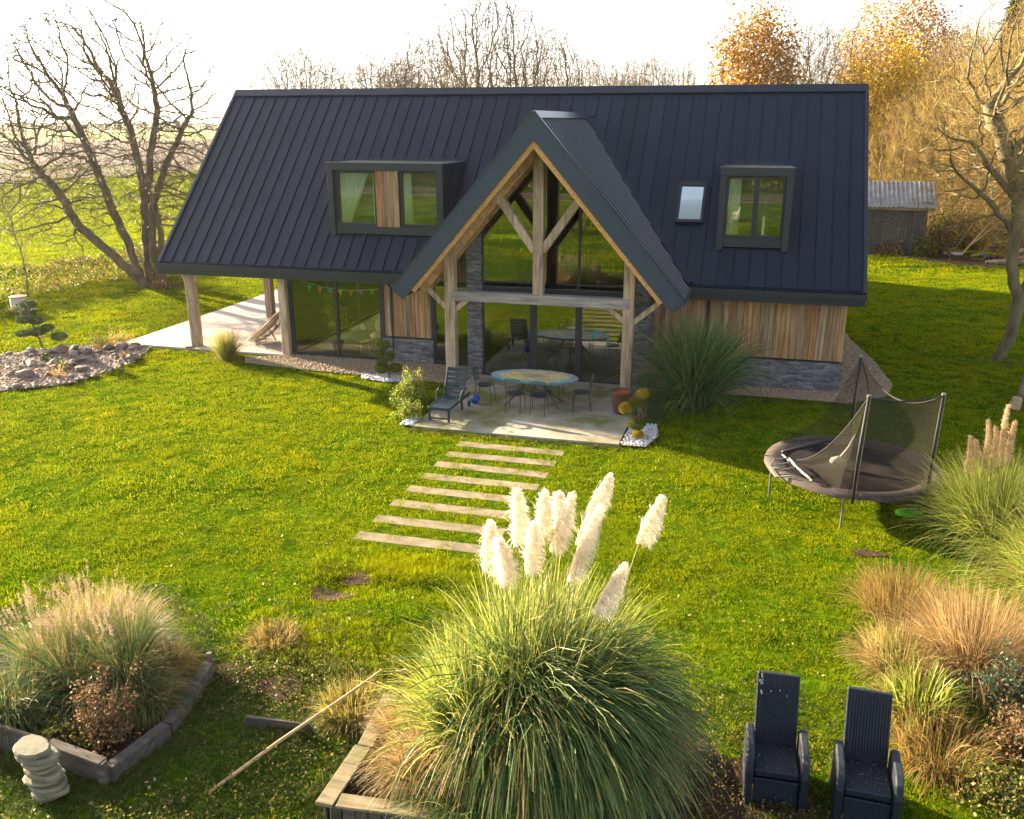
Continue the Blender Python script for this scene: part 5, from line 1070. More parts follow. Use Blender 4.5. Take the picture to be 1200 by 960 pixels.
c1 = wicker_chair(17.93, -15.02, .03, 'left dark wicker armchair, its backrest spattered with white droppings')
c2 = wicker_chair(18.83, -15.10, -.03, 'right dark wicker armchair, nearer the dry grasses', c1)
for ch in list(c2.children):
    if ch.name.startswith('droppings'): bpy.data.objects.remove(ch)
MB().box(.12, .128, .37, .374, .78, .80).build('dropping', M['white_pebble'], c2)
# --- mosaic table
def mosaic():
    n = NT('mosaic_top'); tc_ = n.n('TexCoord').outputs['Object']; mp_ = n.map(tc_, (1/1.1, 1/.6, 1)); ln = n.n('VectorMath', operation='LENGTH'); xy = n.n('VectorMath', operation='MULTIPLY'); xy.inputs[1].default_value = (1, 1, 0); n.l(mp_, xy.inputs[0]); n.l(xy.outputs[0], ln.inputs[0])
    vo = n.n('TexVoronoi', Scale=26.0); n.l(tc_, vo.inputs[0]); sp = n.n('SeparateColor'); n.l(vo.outputs['Color'], sp.inputs[0]); e = n.n('TexVoronoi', Scale=26.0, feature='DISTANCE_TO_EDGE'); n.l(tc_, e.inputs[0])
    big = n.n('TexVoronoi', Scale=7.0); n.l(tc_, big.inputs[0]); sb_ = n.n('SeparateColor'); n.l(big.outputs['Color'], sb_.inputs[0])
    r_ = n.math('ADD', ln.outputs['Value'], n.math('MULTIPLY', n.math('SUBTRACT', sp.outputs[0], .5), .09))
    ring = n.ramp(r_, [(0, (.35, .12, .06)), (.12, (.25, .2, .12)), (.3, (.55, .45, .06)), (.5, (.62, .55, .10)), (.66, (.30, .42, .10)), (.72, (.60, .50, .08)), (.80, (.10, .22, .45)), (.9, (.03, .18, .40)), (.97, (.02, .30, .38))]); 
    for el in ring.node.color_ramp.elements: pass
    ring.node.color_ramp.interpolation = 'CONSTANT'
    acc = n.ramp(sb_.outputs[0], [(0, (.5, .08, .04)), (.2, (.6, .5, .4)), (.4, (.08, .3, .4)), (.6, (.6, .48, .05)), (.8, (.5, .2, .05))]); k = n.math('GREATER_THAN', sb_.outputs[1], .62); c = n.mix(n.math('MULTIPLY', k, .8), ring, acc)
    g_ = n.math('LESS_THAN', e.outputs['Distance'], .06); c = n.mix(g_, c, (.25, .24, .2)); p_ = n.n('BsdfPrincipled', Roughness=.35); n.l(c, p_.inputs['Base Color']); n.l(p_.outputs[0], n.o.inputs[0]); return n.m
M['mosaic'] = mosaic(); M['teal'] = flat('teal_rim', (.02, .22, .26), .4)
t = empty('mosaic_table', (12.30, -2.66, .018), 'oval garden table with a bright mosaic top on curved iron legs', 'table')
MB().lathe([(1.08, .712), (1.10, .73)], 48, sx=1, sy=.545).build('tabletop', M['mosaic'], t); MB().lathe([(1.085, .69), (1.105, .692), (1.106, .7285), (1.1012, .729)], 48, sx=1, sy=.548).build('rim', M['teal'], t)
for s_ in (-1, 1):
    for q in (-1, 1):
        pts = [(s_*(.12+.62*u)+0*q, q*(.38*abs(u*2-1)**1.0*(1 if u > .0 else 1)), .69-.68*u+.0) for u in (0, .15, .3, .45, .6, .75, .9, 1)]
        pts = [(s_*(.18+.5*u**1.5), q*(.34-.30*math.sin(u*math.pi)), .69-.67*u) for u in (0, .15, .3, .45, .6, .75, .9, 1)]
        MB().tube(pts, .016, 6).build('leg', M['iron'], t)
MB().tube([(-.45, 0, .36), (0, .0, .30), (.45, 0, .36)], .012, 6).build('stretcher', M['iron'], t)
def iron_chair(x, y, rz, label, first=None):
    if first is not None:
        o = copy_tree(first); o.location = (x, y, .018); o.rotation_euler.z = rz; o['label'] = label; return o
    o = empty('iron_chair', (x, y, .018), label, 'chair', 'iron chairs round the mosaic table', rz); I = M['iron']
    m = MB(); m.lathe([(.19, .44), (.205, .45), (.205, .465), (.19, .47)], 20, sx=1, sy=.95); m.build('seat', I, o)
    for sx in (-1, 1):
        MB().tube([(sx*.17, -.17, .45), (sx*.19, -.2, .22), (sx*.2, -.215, 0)], .009, 6).build('leg', I, o)
        MB().tube([(sx*.18, .24, 0), (sx*.175, .20, .25), (sx*.175, .18, .46)], .009, 6).build('leg', I, o)
    fr_ = MB(); fr_.tube([(-.175, .18, .46), (-.18, .23, .7), (-.185, .27, .86)], .010, 6); fr_.tube([(.175, .18, .46), (.18, .23, .7), (.185, .27, .86)], .010, 6); fr_.tube([(-.185, .27, .86), (0, .285, .88), (.185, .27, .86)], .009, 6); fr_.tube([(-.178, .2, .56), (.178, .2, .56)], .007, 6)
    b_ = fr_.build('backrest', I, o)
    for i in range(5): xx = -.11+i*.055; MB().tube([(xx, .20, .56), (xx, .275, .87)], .007, 5).build('slat', I, b_)
    return o
ic = iron_chair(11.98, -3.32, math.pi, 'iron chair on the lawn side of the mosaic table, left of the pair')
iron_chair(12.58, -3.36, math.pi+.06, 'iron chair on the lawn side of the mosaic table, right of the pair', ic)
iron_chair(11.05, -2.78, math.pi/2, 'iron chair at the left end of the mosaic table, nearest the sun lounger', ic)
iron_chair(13.52, -2.80, -math.pi/2+.2, 'iron chair at the right end of the mosaic table, nearest the clay pot', ic)
iron_chair(11.90, -1.78, .05, 'iron chair between mosaic table and glass doors, left of the pair', ic)
iron_chair(12.62, -1.80, -.05, 'iron chair between mosaic table and glass doors, right of the pair', ic)
# --- sun lounger
l_ = empty('sun_lounger', (10.47, -3.98, .018), 'dark slatted plastic sun lounger with raised backrest on the patio corner', 'sun lounger', rz=-.04); l_.scale = (.9, .82, .95); Pm = M['plastic']
fr_ = MB(); fr_.beam((-.29, -.72, .33), (-.29, 1.0, .33), .045, .07); fr_.beam((.29, -.72, .33), (.29, 1.0, .33), .045, .07); fr_.beam((-.29, -.72, .33), (.29, -.72, .33), .045, .07); fr_.build('frame', Pm, l_, bevel=.006)
for i in range(9): MB().box(-.265, .265, -.68+i*.138, -.68+i*.138+.118, .335, .355).build('seat_slat', M['slat'] if 'slat' in M else Pm, l_, bevel=.004)
bk = MB().beam((-.245, .86, 1.015), (.245, .86, 1.015), .04, .05, (0, 1, 0)).build('backrest', Pm, l_, bevel=.006)
for sx in (-.27, .27): MB().beam((sx, .50, .36), (sx, .86, 1.03), .05, .045, (0, 1, 0)).build('side_rail', Pm, bk, bevel=.006)
for i in range(6):
    u = .05+i*.165; u2 = u+.125; MB().prism([(-.25, .50+.36*u, .36+.66*u), (-.25, .50+.36*u2, .36+.66*u2), (-.25, .53+.36*u2, .35+.66*u2), (-.25, .53+.36*u, .35+.66*u)], (.5, 0, 0)).build('slat', Pm, bk, bevel=.004)
for sx in (-.27, .27): MB().beam((sx, -.68, 0), (sx, -.68, .3), .05, .05, (0, 1, 0)).build('leg', Pm, l_); MB().beam((sx, .42, .05), (sx, .36, .3), .05, .06, (0, 1, 0)).build('leg', Pm, l_)
MB().beam((-.27, -.68, .07), (.27, -.68, .07), .03, .03).build('stretcher', Pm, l_)
for sx in (-1, 1):
    m = MB(); m.tube([(sx*.33, .05, .34), (sx*.35, .1, .52), (sx*.35, .3, .58), (sx*.34, .62, .56)], .025, 6); m.build('arm', Pm, l_); m = MB(); m.tube([(sx*.30, .88, .09), (sx*.34, .88, .09)], .09, 14); m.build('wheel', Pm, l_)
o = empty('blue_ball', (10.86, -3.0, .018), 'small blue ball on the patio behind the sun lounger', 'ball'); m = MB(); m.blob((0, 0, .12), .12, 3, 0); m.build('ball_skin', flat('blue_ball_skin', (.01, .06, .35), .4), o, smooth=True); MB().tube([(0, 0, .235), (0, 0, .25)], .012, 8).build('valve', M['frame'], o)
# --- clay pot
o = empty('clay_pot', (14.50, -2.78, .018), 'tall brown clay pot with reddish soil at the foot of the right porch post', 'pot')
MB().lathe([(.17, 0), (.2, .06), (.245, .3), (.25, .5), (.262, .52), (.262, .56), (.235, .56), (.23, .50)], 24).build('pot_body', M['rust'], o, smooth=True); MB().lathe([(.0, .50), (.231, .505)], 24).build('soil_fill', flat('red_filling', (.45, .09, .03)), o)
# --- cloud-pruned shrubs
def cloud(name, x, y, label, balls, trunk, mats, rz=0, leaf=.03, dens=420, z0=0):
    o = empty(name, (x, y, gz0(x, y)+z0), label, 'shrub', rz=rz); m = MB()
    for pts, r in trunk: m.tube(pts, r, 6)
    m.build('trunk', M['bark'], o, smooth=True)
    for (bx_, by_, bz_, br, fl), mt in zip(balls, mats):
        n = int(dens*(br/.16)**2); d = NR.normal(0, 1, (n, 3)); d /= np.linalg.norm(d, axis=1)[:, None]; P_ = d*br*(.72+.3*NR.random((n, 1)))*np.array((1, 1, fl))+np.array((bx_, by_, bz_))
        soft('pad', [ribbons(P_, d+NR.normal(0, .5, d.shape), leaf*1.5, .1, leaf*.45, 1, side=NR.normal(0, 1, (n, 3)), taper=.4), quads(P_*1.0, leaf)], M[mt], o)
    return o
M['pine'] = leafy('pine_needle', [(.025, .05, .02), (.05, .09, .03), (.10, .13, .04)], trans=.25)
M['box_olive'] = leafy('box_leaf', [(.05, .08, .01), (.12, .15, .015), (.24, .22, .02)], trans=.35)
M['box_gold'] = leafy('golden_leaf', [(.25, .25, .01), (.45, .38, .02), (.55, .30, .03)], trans=.5)
M['conifer_gold'] = leafy('golden_conifer', [(.05, .11, .01), (.14, .21, .015), (.27, .31, .03), (.4, .33, .10)], trans=.45)
cloud('topiary', 7.86, -1.35, 'small cloud-pruned shrub with olive balls on white pebbles by the slate wall', [(-.12, 0, .98, .17, .75), (-.2, .02, .74, .12, .8), (.08, 0, .72, .13, .8), (-.2, 0, .5, .14, .75), (-.18, -.02, .33, .2, .6), (.2, 0, .36, .17, .75), (.02, .1, .6, .1, .8)], [([(0, 0, 0), (.02, 0, .2), (-.08, 0, .4), (0, 0, .6), (-.1, 0, .85), (-.12, 0, .95)], .022), ([(0, 0, .3), (.2, 0, .34)], .012)], ['box_olive']*7, dens=900)
cloud('topiary', 15.12, -4.45, 'cloud-pruned shrub with golden balls on white pebbles at the patio corner', [(0, 0, .12, .13, .7), (-.05, 0, .38, .2, .6), (-.30, 0, .72, .14, .8), (-.08, .05, .86, .17, .6), (.05, .1, 1.05, .13, .8), (.35, .2, .6, .2, .8), (.3, .25, .95, .2, .8), (.1, .3, 1.3, .2, .8)], [([(0, 0, 0), (.02, 0, .4), (-.03, 0, .8), (.06, .05, 1.2)], .025), ([(0, 0, .5), (-.4, 0, .68)], .014), ([(.05, 0, .55), (.35, .2, .6)], .014)], ['box_gold', 'box_olive', 'box_gold', 'box_olive', 'box_gold', 'pine', 'pine', 'pine'], dens=1100)
cloud('niwaki_pine', -3.99, -.95, 'cloud-pruned pine with flat dark pads in the stone bed', [(-.18, 0, 1.42, .24, .5), (-.3, .1, 1.16, .22, .45), (-.42, 0, .93, .22, .45), (.02, 0, .92, .22, .5), (-.12, .1, .55, .28, .4), (-.5, -.05, .5, .22, .45), (.4, 0, .72, .2, .5), (.75, .05, .46, .24, .5)], [([(.1, 0, 0), (.05, 0, .3), (-.1, 0, .6), (-.15, 0, 1.0), (-.18, 0, 1.4)], .035), ([(-.02, 0, .4), (-.5, 0, .5)], .018), ([(0, 0, .35), (.4, 0, .45), (.75, 0, .42)], .018), ([(-.1, 0, .6), (.4, 0, .68)], .015), ([(-.12, 0, .8), (-.42, 0, .9)], .015)], ['pine']*8, dens=700)
bush('conifer_shrub', 9.30, -3.35, .42, .6, .8, 4200, .05, 'conifer_gold', 'yellow-green conifer shrub between the lawn and the sun lounger', lump=.3)
bush('conifer_shrub', 9.62, -4.35, .35, .35, .4, 1500, .045, 'conifer_gold', 'low pale conifer at the patio corner by the lounger feet')
bush('border_shrub', 15.15, -3.15, .4, .4, .6, 1500, .05, 'pine', 'dark green low shrub between golden topiary and pampas by the patio', twm='straw')
bush('border_shrub', 15.0, -1.6, .3, .5, 1.0, 900, .06, 'brown_leaf', 'brownish shrub at the foot of the right stone pier')
# --- stone bed
rocks_ = []
for i in range(6):
    V_, F_ = ICO[2]; q = np.random.default_rng(60+i); k = q.normal(0, 1, (5, 3)); s_ = np.ones(len(V_))
    for a in k: s_ = s_+.13*np.sin(V_@a*2.2+i)
    rocks_.append(mesh_np('rock', (V_*s_[:, None]*np.array((1, .75, .55))), F_, M['rock'], smooth=False))
Q = fill(rockbed, 90, 77)
LBR = ['large', 'broad', 'flat', 'rounded', 'dark', 'pale']
for i, (x, y) in enumerate(Q):
    s_ = .09+.17*rnd.random()**2
    o = link('garden_rock', rocks_[i % 6], loc=(x, y, s_*.2), rot=(rnd.uniform(-.3, .3), rnd.uniform(-.3, .3), rnd.uniform(0, 6.3)), scale=(s_*rnd.uniform(.9, 1.3),)*2+(s_*rnd.uniform(.7, 1.1),))
    sz = 'large' if s_ > .2 else ('middle-sized' if s_ > .13 else 'small'); wh = 'beside the terrace corner' if x > -1.2 and y > -1.2 else ('near the front lawn edge' if y < -3.6 or x > -.9 else ('along the back edge by the lit lawn' if y > -1.3 else ('in the middle' if x > -3 else 'at the left end'))); tag(o, sz+' rough '+('flattish ' if i % 6 in (1, 2) else 'lumpy ')+'rock '+wh+' of the stone bed', 'rock', 'rocks of the stone bed')
for x, y, h, mt, lb, n_ in ((-2.35, -.25, .45, 'bush_leaf', 'green shrub in the stone bed near the terrace corner', 700), (-1.7, -.12, .6, 'leaf_orange', 'small bush with salmon-orange leaves by the terrace corner', 500), (-1.5, -2.9, .3, 'bush_leaf', 'small yellow-green plant in the middle of the stone bed', 300), (-1.0, -3.6, .3, 'leaf_orange', 'small russet plant near the lawn edge of the stone bed', 300), (-2.6, -2.2, .25, 'pine', 'low dark green cushion plant in the stone bed', 400), (-.6, -1.4, .2, 'brown_leaf', 'low burgundy ground cover near the right end of the stone bed', 350), (-3.9, -3.2, .3, 'bush_leaf', 'tufted green plant at the left edge of the stone bed', 300), (-1.9, -.9, .22, 'brown_leaf', 'dark red creeping plant behind the middle rocks', 400)):
    bush('bed_plant', x, y, h*.8, h*.6, h, n_, .05, mt, lb, twn=20, group='small plants of the stone bed')
# --- utility box by the hedge
o = empty('utility_box', (-9.0, 3.7, -.05), 'white weathered utility box with a reddish lid by the hedge', 'utility box')
m = MB(); m.lathe([(.27, 0), (.29, .1), (.29, .56), (.27, .58)], 10); m.build('box_body', surf('box_paint', [(.42, .4, .36), (.6, .58, .52)], 3, rough=.7, bump=.2, dirt=((.2, .18, .12), 3, .5, .7, .6)), o); m = MB(); m.lathe([(.31, .58), (.31, .61), (.1, .64), (0, .64)], 10); m.build('lid', flat('lid_red', (.4, .2, .14)), o)
bush('border_shrub', -8.6, 3.2, .7, .4, .3, 400, .08, 'bush_leaf', 'dull green weeds at the foot of the white utility box')
# --- stack of flat stones
o = empty('stone_stack', (10.50, -17.22, gz0(10.5, -17.2)), 'leaning stack of flat pale stones in front of the left raised bed', 'stone stack'); o.scale = (.84, .84, 1); z = .0; offx = .09
for i in range(9):
    th_ = rnd.uniform(.05, .09) if i not in (3, 5) else .04; r_ = [.20, .25, .27, .26, .24, .22, .23, .27, .26][i]; ox = [.05, .10, .08, .05, .03, .04, -.01, -.05, -.06][i]; oy = rnd.uniform(-.02, .02); n_ = 15; pts = []
    for k in range(n_):
        a = 2*math.pi*k/n_; rr = r_*(1+.09*math.sin(2*a+i*2)+.05*math.sin(3*a+i)+rnd.uniform(-.05, .04)); pts.append((ox+rr*math.cos(a), oy+rr*.72*math.sin(a)))
    m = MB(); V_ = [(ox+(x-ox)*k_, oy+(y-oy)*k_, z+th_*f) for k_, f in ((.80, 0), (.98, .3), (1, .75), (.9, .98)) for x, y in pts]; F_ = [(j*n_+k, j*n_+(k+1) % n_, (j+1)*n_+(k+1) % n_, (j+1)*n_+k) for j in range(3) for k in range(n_)]+[tuple(range(n_-1, -1, -1)), tuple(3*n_+k for k in range(n_))]
    m.add(V_, F_); s_o = m.build('stone', M['sandstone'], o, smooth=False); s_o.rotation_euler = (rnd.uniform(-.03, .03), rnd.uniform(-.04, .05), 0); z += th_+.006
# --- raised beds
def board(par, p, q, w_, h_, name='plank', mat='greytimber', bev=.008): return MB().beam(p, q, w_, h_, (0, 0, 1), jit=.004).build(name, M[mat], par, bevel=bev)
rb = empty('raised_bed', (10.9, -16.8, -.05), 'left raised bed edged with grey weathered sleepers', 'raised bed'); OB = Vector((-10.9, 16.8, .05))
def wb(par, off, p, q, w_, h_, name='plank', mat='greytimber'): return board(par, Vector(p)+off, Vector(q)+off, w_, h_, name, mat)
wb(rb, OB, (11.06, -16.9, .10), (11.22, -16.12, .10), .14, .22); wb(rb, OB, (11.21, -16.08, .095), (11.10, -15.5, .095), .13, .20); wb(rb, OB, (11.10, -15.47, .10), (11.0, -14.9, .10), .13, .22)
wb(rb, OB, (11.0, -16.92, .13), (10.25, -16.80, .13), .05, .30); wb(rb, OB, (10.23, -16.80, .14), (9.45, -16.72, .14), .05, .32); wb(rb, OB, (9.42, -16.72, .14), (8.2, -16.6, .14), .06, .3)
wb(rb, OB, (11.04, -16.93, .285), (10.25, -16.81, .285), .12, .02, 'cap_board')
m = MB(); m.box(.09, .17, -.18, -.10, 0, .34); m.build('corner_post', M['greytimber'], rb)
m = MB(); m.box(.06, .12, 1.90, 1.96, 0, .36); m.build('corner_post', M['steel'], rb)
sheet('bed_soil', [(8.2, -16.55), (10.95, -16.85), (11.1, -16.1), (10.9, -14.9), (8.2, -14.5)], .08, M['soil'])
rb = empty('raised_bed', (13.6, -16.7, -.05), 'raised bed with pale cap boards under the big pampas grass', 'raised bed'); OB = Vector((-13.6, 16.7, .05))
wb(rb, OB, (13.56, -16.86, .235), (13.58, -15.95, .235), .19, .035, 'cap_board', 'cedar'); wb(rb, OB, (13.60, -15.93, .23), (13.52, -15.0, .23), .18, .03, 'cap_board', 'cedar')
wb(rb, OB, (13.67, -16.76, .232), (14.62, -16.68, .232), .19, .03, 'cap_board', 'cedar'); wb(rb, OB, (14.65, -16.70, .21), (15.9, -16.6, .21), .18, .03, 'cap_board', 'greytimber'); wb(rb, OB, (15.92, -16.6, .21), (17.2, -16.5, .21), .18, .03, 'cap_board', 'greytimber')
for i in range(26):
    x = 13.66+i*.14; wb(rb, OB, (x, -16.80+.02*(i % 2)*.3+.06*(i/26), -.02), (x, -16.80+.06*(i/26), .21), .13, .03, 'plank', 'greytimber')
for i in range(13):
    y = -16.7+i*.14; wb(rb, OB, (13.52, y, -.02), (13.52, y, .21), .03, .13, 'plank', 'greytimber')
sheet('bed_soil', [(13.6, -16.7), (17.2, -16.5), (16.9, -14.5), (13.55, -14.9)], .12, M['soil'])
Q = fill([(13.6, -16.65), (14.3, -16.6), (14.2, -15.4), (13.6, -15.3)], 900, 5); soft('fallen_leaves', [quads(np.stack([Q[:, 0], Q[:, 1], np.full(len(Q), .14)+NR.random(len(Q))*.05], -1), .035, flat=.1)], M['brown_leaf'], kind='stuff')
Q = fill([(10.9, -13.8), (13.4, -13.9), (13.3, -15.6), (11.3, -15.7)], 1500, 6); soft('fallen_leaves', [quads(np.stack([Q[:, 0], Q[:, 1], NR.random(len(Q))*.06], -1), .03, flat=.1)], M['brown_leaf'], kind='stuff')
Q = fill([(16.5, -13.5), (18.8, -14.2), (18.5, -16.2), (16.6, -16)], 1200, 7); soft('fallen_leaves', [quads(np.stack([Q[:, 0], Q[:, 1], NR.random(len(Q))*.05], -1), .025, flat=.1)], M['brown_leaf'], kind='stuff')
o = MB().beam((11.95, -15.66, .02), (12.78, -15.62, .03), .035, .20, jit=.01).build('half_buried_board', M['greytimber'], bevel=.004); tag(o, 'short grey board half buried in the grass left of the bamboo pole', 'board')
m = MB(); m.tube([(12.17, -16.75, -.01), (12.55, -15.95, .10), (12.95, -15.2, .2), (13.24, -14.6, .27)], [.020, .020, .018, .016], 8); o = m.build('bamboo_pole', M['pole']); tag(o, 'long pale bamboo pole lying slanted on the grass between the two raised beds', 'pole')
o = MB().beam((13.44, -14.85, 0), (13.52, -14.6, .32), .035, .03).build('wooden_stake', M['greytimber']); tag(o, 'short wooden stake leaning by the yellow-green grass', 'stake')
# --- trampoline
TX, TY, TR_, TH = 19.40, -6.62, 1.56, .60
tr = empty('trampoline', (TX, TY, 0), 'round garden trampoline with a torn sagging safety net', 'trampoline'); OT = Vector((-TX, -TY, 0))
circ = lambda r, z, n=48: [(r*math.cos(2*math.pi*i/n), r*math.sin(2*math.pi*i/n), z) for i in range(n+1)]
m = MB(); m.tube(circ(TR_, TH-.02), .03, 8, caps=False); m.build('frame', M['blackpipe'], tr, smooth=True)
MB().add([(0, 0, TH-.05)]+[(TR_*.80*math.cos(a*math.pi/24), TR_*.80*math.sin(a*math.pi/24), TH-.035) for a in range(48)], [(0, 1+i, 1+(i+1) % 48) for i in range(48)]).build('jumping_mat', M['mat'], tr, smooth=True)
for i in range(8):
    V_ = []; nn = 8
    for k in range(nn+1):
        a = 2*math.pi*(i+k/nn*.985)/8
        for r_, zz in ((TR_*.795, TH-.02), (TR_*.9, TH+.028+rnd.uniform(-.006, .012)), (TR_+.02, TH+.03+rnd.uniform(-.01, .01)), (TR_+.045, TH-.03+rnd.uniform(-.04, .0))): V_.append((r_*math.cos(a), r_*math.sin(a), zz))
    MB().add(V_, [(k*4+j, k*4+j+1, (k+1)*4+j+1, (k+1)*4+j) for k in range(nn) for j in range(3)]).build('edge_pad', M['pad'], tr, smooth=True)
for a in (-100, -163, -34, 20, 80, 140):
    x, y = (TR_-.02)*math.cos(R(a)), (TR_-.02)*math.sin(R(a)); MB().tube([(x, y, -.03), (x, y, TH-.03)], .018, 7).build('leg', M['steel'], tr)
poles = [((19.27, -8.22), 2.40, .05), ((20.52, -7.72), 2.38, .03), ((19.48, -5.03), 2.30, .02)]
tops = []
for (x, y), zt, dx in poles:
    t_ = (x+dx, y, zt); tops.append(Vector(t_)+OT); m = MB(); m.tube([(x-TX, y-TY, TH-.12), (x-TX, y-TY, 1.3), tuple(Vector(t_)+OT)], .024, 8); m.build('net_pole', M['blackpipe'], tr, smooth=True); MB().tube([(x-TX+.03, y-TY-.01, TH), Vector(t_)+OT+Vector((.03, -.01, .03))], .010, 6).build('pole_tube', M['steel'], tr)
    MB().tube([Vector(t_)+OT, Vector(t_)+OT+Vector((0, 0, .04))], .035, 8).build('pole_cap', M['steel'], tr)
MB().tube([(18.13-TX, -6.5-TY, TH+.09), (18.7-TX, -5.95-TY, TH+.10), (19.42-TX, -5.22-TY, TH+.12)], .036, 8).build('fallen_pole', M['blackpipe'], tr, smooth=True)
n = NT('safety_net'); tt = n.n('BsdfTransparent'); dd = n.n('BsdfDiffuse'); dd.inputs[0].default_value = (.03, .028, .022, 1); ms = n.n('MixShader', Fac=.4); n.l(tt.outputs[0], ms.inputs[1]); n.l(dd.outputs[0], ms.inputs[2]); n.l(ms.outputs[0], n.o.inputs[0]); M['net'] = n.m
def netp(a0, a1, b0, b1, sag, n_=14, m_=10, push=(0, 0, 0), edge_=True):
    """net panel between top edge a0-a1 and bottom edge b0-b1"""
    a0, a1, b0, b1 = (Vector(q) for q in (a0, a1, b0, b1)); V_ = []
    for i in range(n_+1):
        u = i/n_; tp = a0.lerp(a1, u)-Vector((0, 0, sag*4*u*(1-u))); bt = b0.lerp(b1, u)
        for j in range(m_+1):
            v = j/m_; V_.append(tp.lerp(bt, v)+Vector(push)*math.sin(v*math.pi)*math.sin(u*math.pi)+Vector((rnd.gauss(0, .006), rnd.gauss(0, .006), 0)))
    MB().add(V_, [(i*(m_+1)+j, i*(m_+1)+j+1, (i+1)*(m_+1)+j+1, (i+1)*(m_+1)+j) for i in range(n_) for j in range(m_)]).build('net', M['net'], tr, smooth=True)
    if edge_: MB().tube([a0.lerp(a1, i/12)-Vector((0, 0, sag*4*(i/12)*(1-i/12))) for i in range(13)], .014, 5).build('net_edge', M['blackpipe'], tr)
rim = lambda a, r=TR_*.97, z=TH+.03: (r*math.cos(R(a)), r*math.sin(R(a)), z)
netp(tops[0], tops[1], rim(-98), rim(-42), .09); netp(tops[1], tops[2], rim(-42), rim(84), .45, push=(.35, .25, 0))
netp(tops[2], Vector(rim(135))+Vector((0, 0, .12)), rim(88), rim(150), .35, push=(0, 0, -.1), edge_=False)
netp(tops[0], Vector((-1.0, -.05, TH+.02)), rim(-104), (-.75, -.55, TH), .28, edge_=True); netp(tops[0], Vector((-.4, .1, TH+.03)), (-.05, -1.2, TH), (-.8, -.5, TH), .45, edge_=False)
MB().tube([tops[2]+Vector((.02, 0, -.02)), tops[2]+Vector((.17, -.1, -.45)), tops[2]+Vector((.24, -.3, -.85)), tops[2]+Vector((.42, -.45, -1.0))], .014, 5).build('net_edge', M['blackpipe'], tr)
bagm = surf('canvas_bag', [(.30, .27, .2), (.46, .42, .33)], 8, rough=.9, bump=.5)
m = MB(); m.blob((-.28, -.10, TH+.09), .13, 2, .09, (1.1, .7, .75)); m.tube([(-.24, -.1, TH+.16), (-.12, -.05, TH+.35), (-.02, 0, TH+.6)], [.03, .016, .01], 6); o = m.build('cloth_bundle', bagm, None, smooth=True, loc=(TX, TY, 0)); tag(o, 'crumpled beige cloth hanging in the torn trampoline net', 'cloth')
la = empty('trampoline_ladder', (TX-1.25, TY-.75, TH), 'steel trampoline ladder lying folded on the left edge of the trampoline', 'ladder'); S = M['steel']
m = MB(); m.tube([(-.02, .70, .10), (.18, .1, .13), (.42, -.46, .12)], .02, 8); m.build('rail', S, la); m = MB(); m.tube([(.12, -.32, .08), (-.15, -.25, .0), (-.25, .1, .06), (-.18, .3, .14), (.08, .38, .16), (.16, .2, .14), (.30, -.2, .12), (.45, -.5, .10)], .018, 7); m.build('rail', S, la)
for a, b in (((-.22, .12, .08), (.14, .24, .14)), ((-.16, -.1, .05), (.2, .02, .13))): MB().tube([a, b], .014, 6).build('rung', S, la)
gm_ = flat('green_plastic', (.10, .42, .01), .4)
g_ = empty('green_board', (20.9, -7.0, 0), 'bright green plastic slide piece sticking out under the trampoline', 'toy slide'); MB().box(-.12, .35, -.10, .10, .17, .20).build('slide_bed', gm_, g_, bevel=.01); MB().box(-.12, .35, -.13, -.10, .15, .26).build('side_rail', gm_, g_); MB().box(-.12, .35, .10, .13, .15, .26).build('side_rail', gm_, g_)
g_.rotation_euler = (.15, .12, -.45)
m = MB(); m.blob((0, 0, .05), .16, 2, .05, (1.5, .8, .5)); o = m.build('green_cover', gm_, smooth=True, loc=(20.35, -7.35, 0)); tag(o, 'low lime green plastic piece on the grass below the trampoline edge', 'toy')
# --- rattan bowl chair on the terrace
eg = empty('rattan_chair', (2.45, 1.55, .022), 'low round rattan bowl chair tipped towards the garden on the terrace', 'chair'); Rm = M['rattan']; tilt = Matrix.Rotation(R(-38), 4, 'Y')@Matrix.Rotation(R(12), 4, 'X')
def tp_(p): return tuple(tilt@Vector(p)+Vector((0, 0, .56)))
rr = .70; MB().tube([tp_((rr*math.cos(a), rr*math.sin(a), 0)) for a in np.linspace(0, 2*math.pi, 33)], .022, 7, caps=False).build('rim', Rm, eg, smooth=True)
for k in range(12):
    a = k*math.pi/12*2; MB().tube([tp_((rr*math.cos(a)*math.cos(u), rr*math.sin(a)*math.cos(u), -.34*math.sin(u))) for u in np.linspace(0, math.pi/2, 8)], .017, 5).build('rib', Rm, eg)
for r_, zz in ((.59, -.18), (.38, -.29)): MB().tube([tp_((r_*math.cos(a), r_*math.sin(a), zz)) for a in np.linspace(0, 2*math.pi, 25)], .010, 5, caps=False).build('hoop', Rm, eg)
for k in range(6):
    a = k*math.pi/3; MB().tube([(.22*math.cos(a), .22*math.sin(a), .30), (.38*math.cos(a), .38*math.sin(a), 0)], .012, 6).build('leg', Rm, eg)
MB().tube([(.37*math.cos(a), .37*math.sin(a), .02) for a in np.linspace(0, 2*math.pi, 25)], .010, 5, caps=False).build('foot_ring', Rm, eg)
V_, F_ = ICO[3]; k = V_[:, 2] < .25; V2 = [tp_((v[0]*.62, v[1]*.62, v[2]*.20-.01 if v[2] < 0 else -.02-v[2]*.02)) for v in V_]; MB().add(V2, F_).build('cushion', surf('sheepskin', [(.45, .38, .3), (.62, .55, .46)], 20, rough=1, bump=.8), eg, smooth=True)
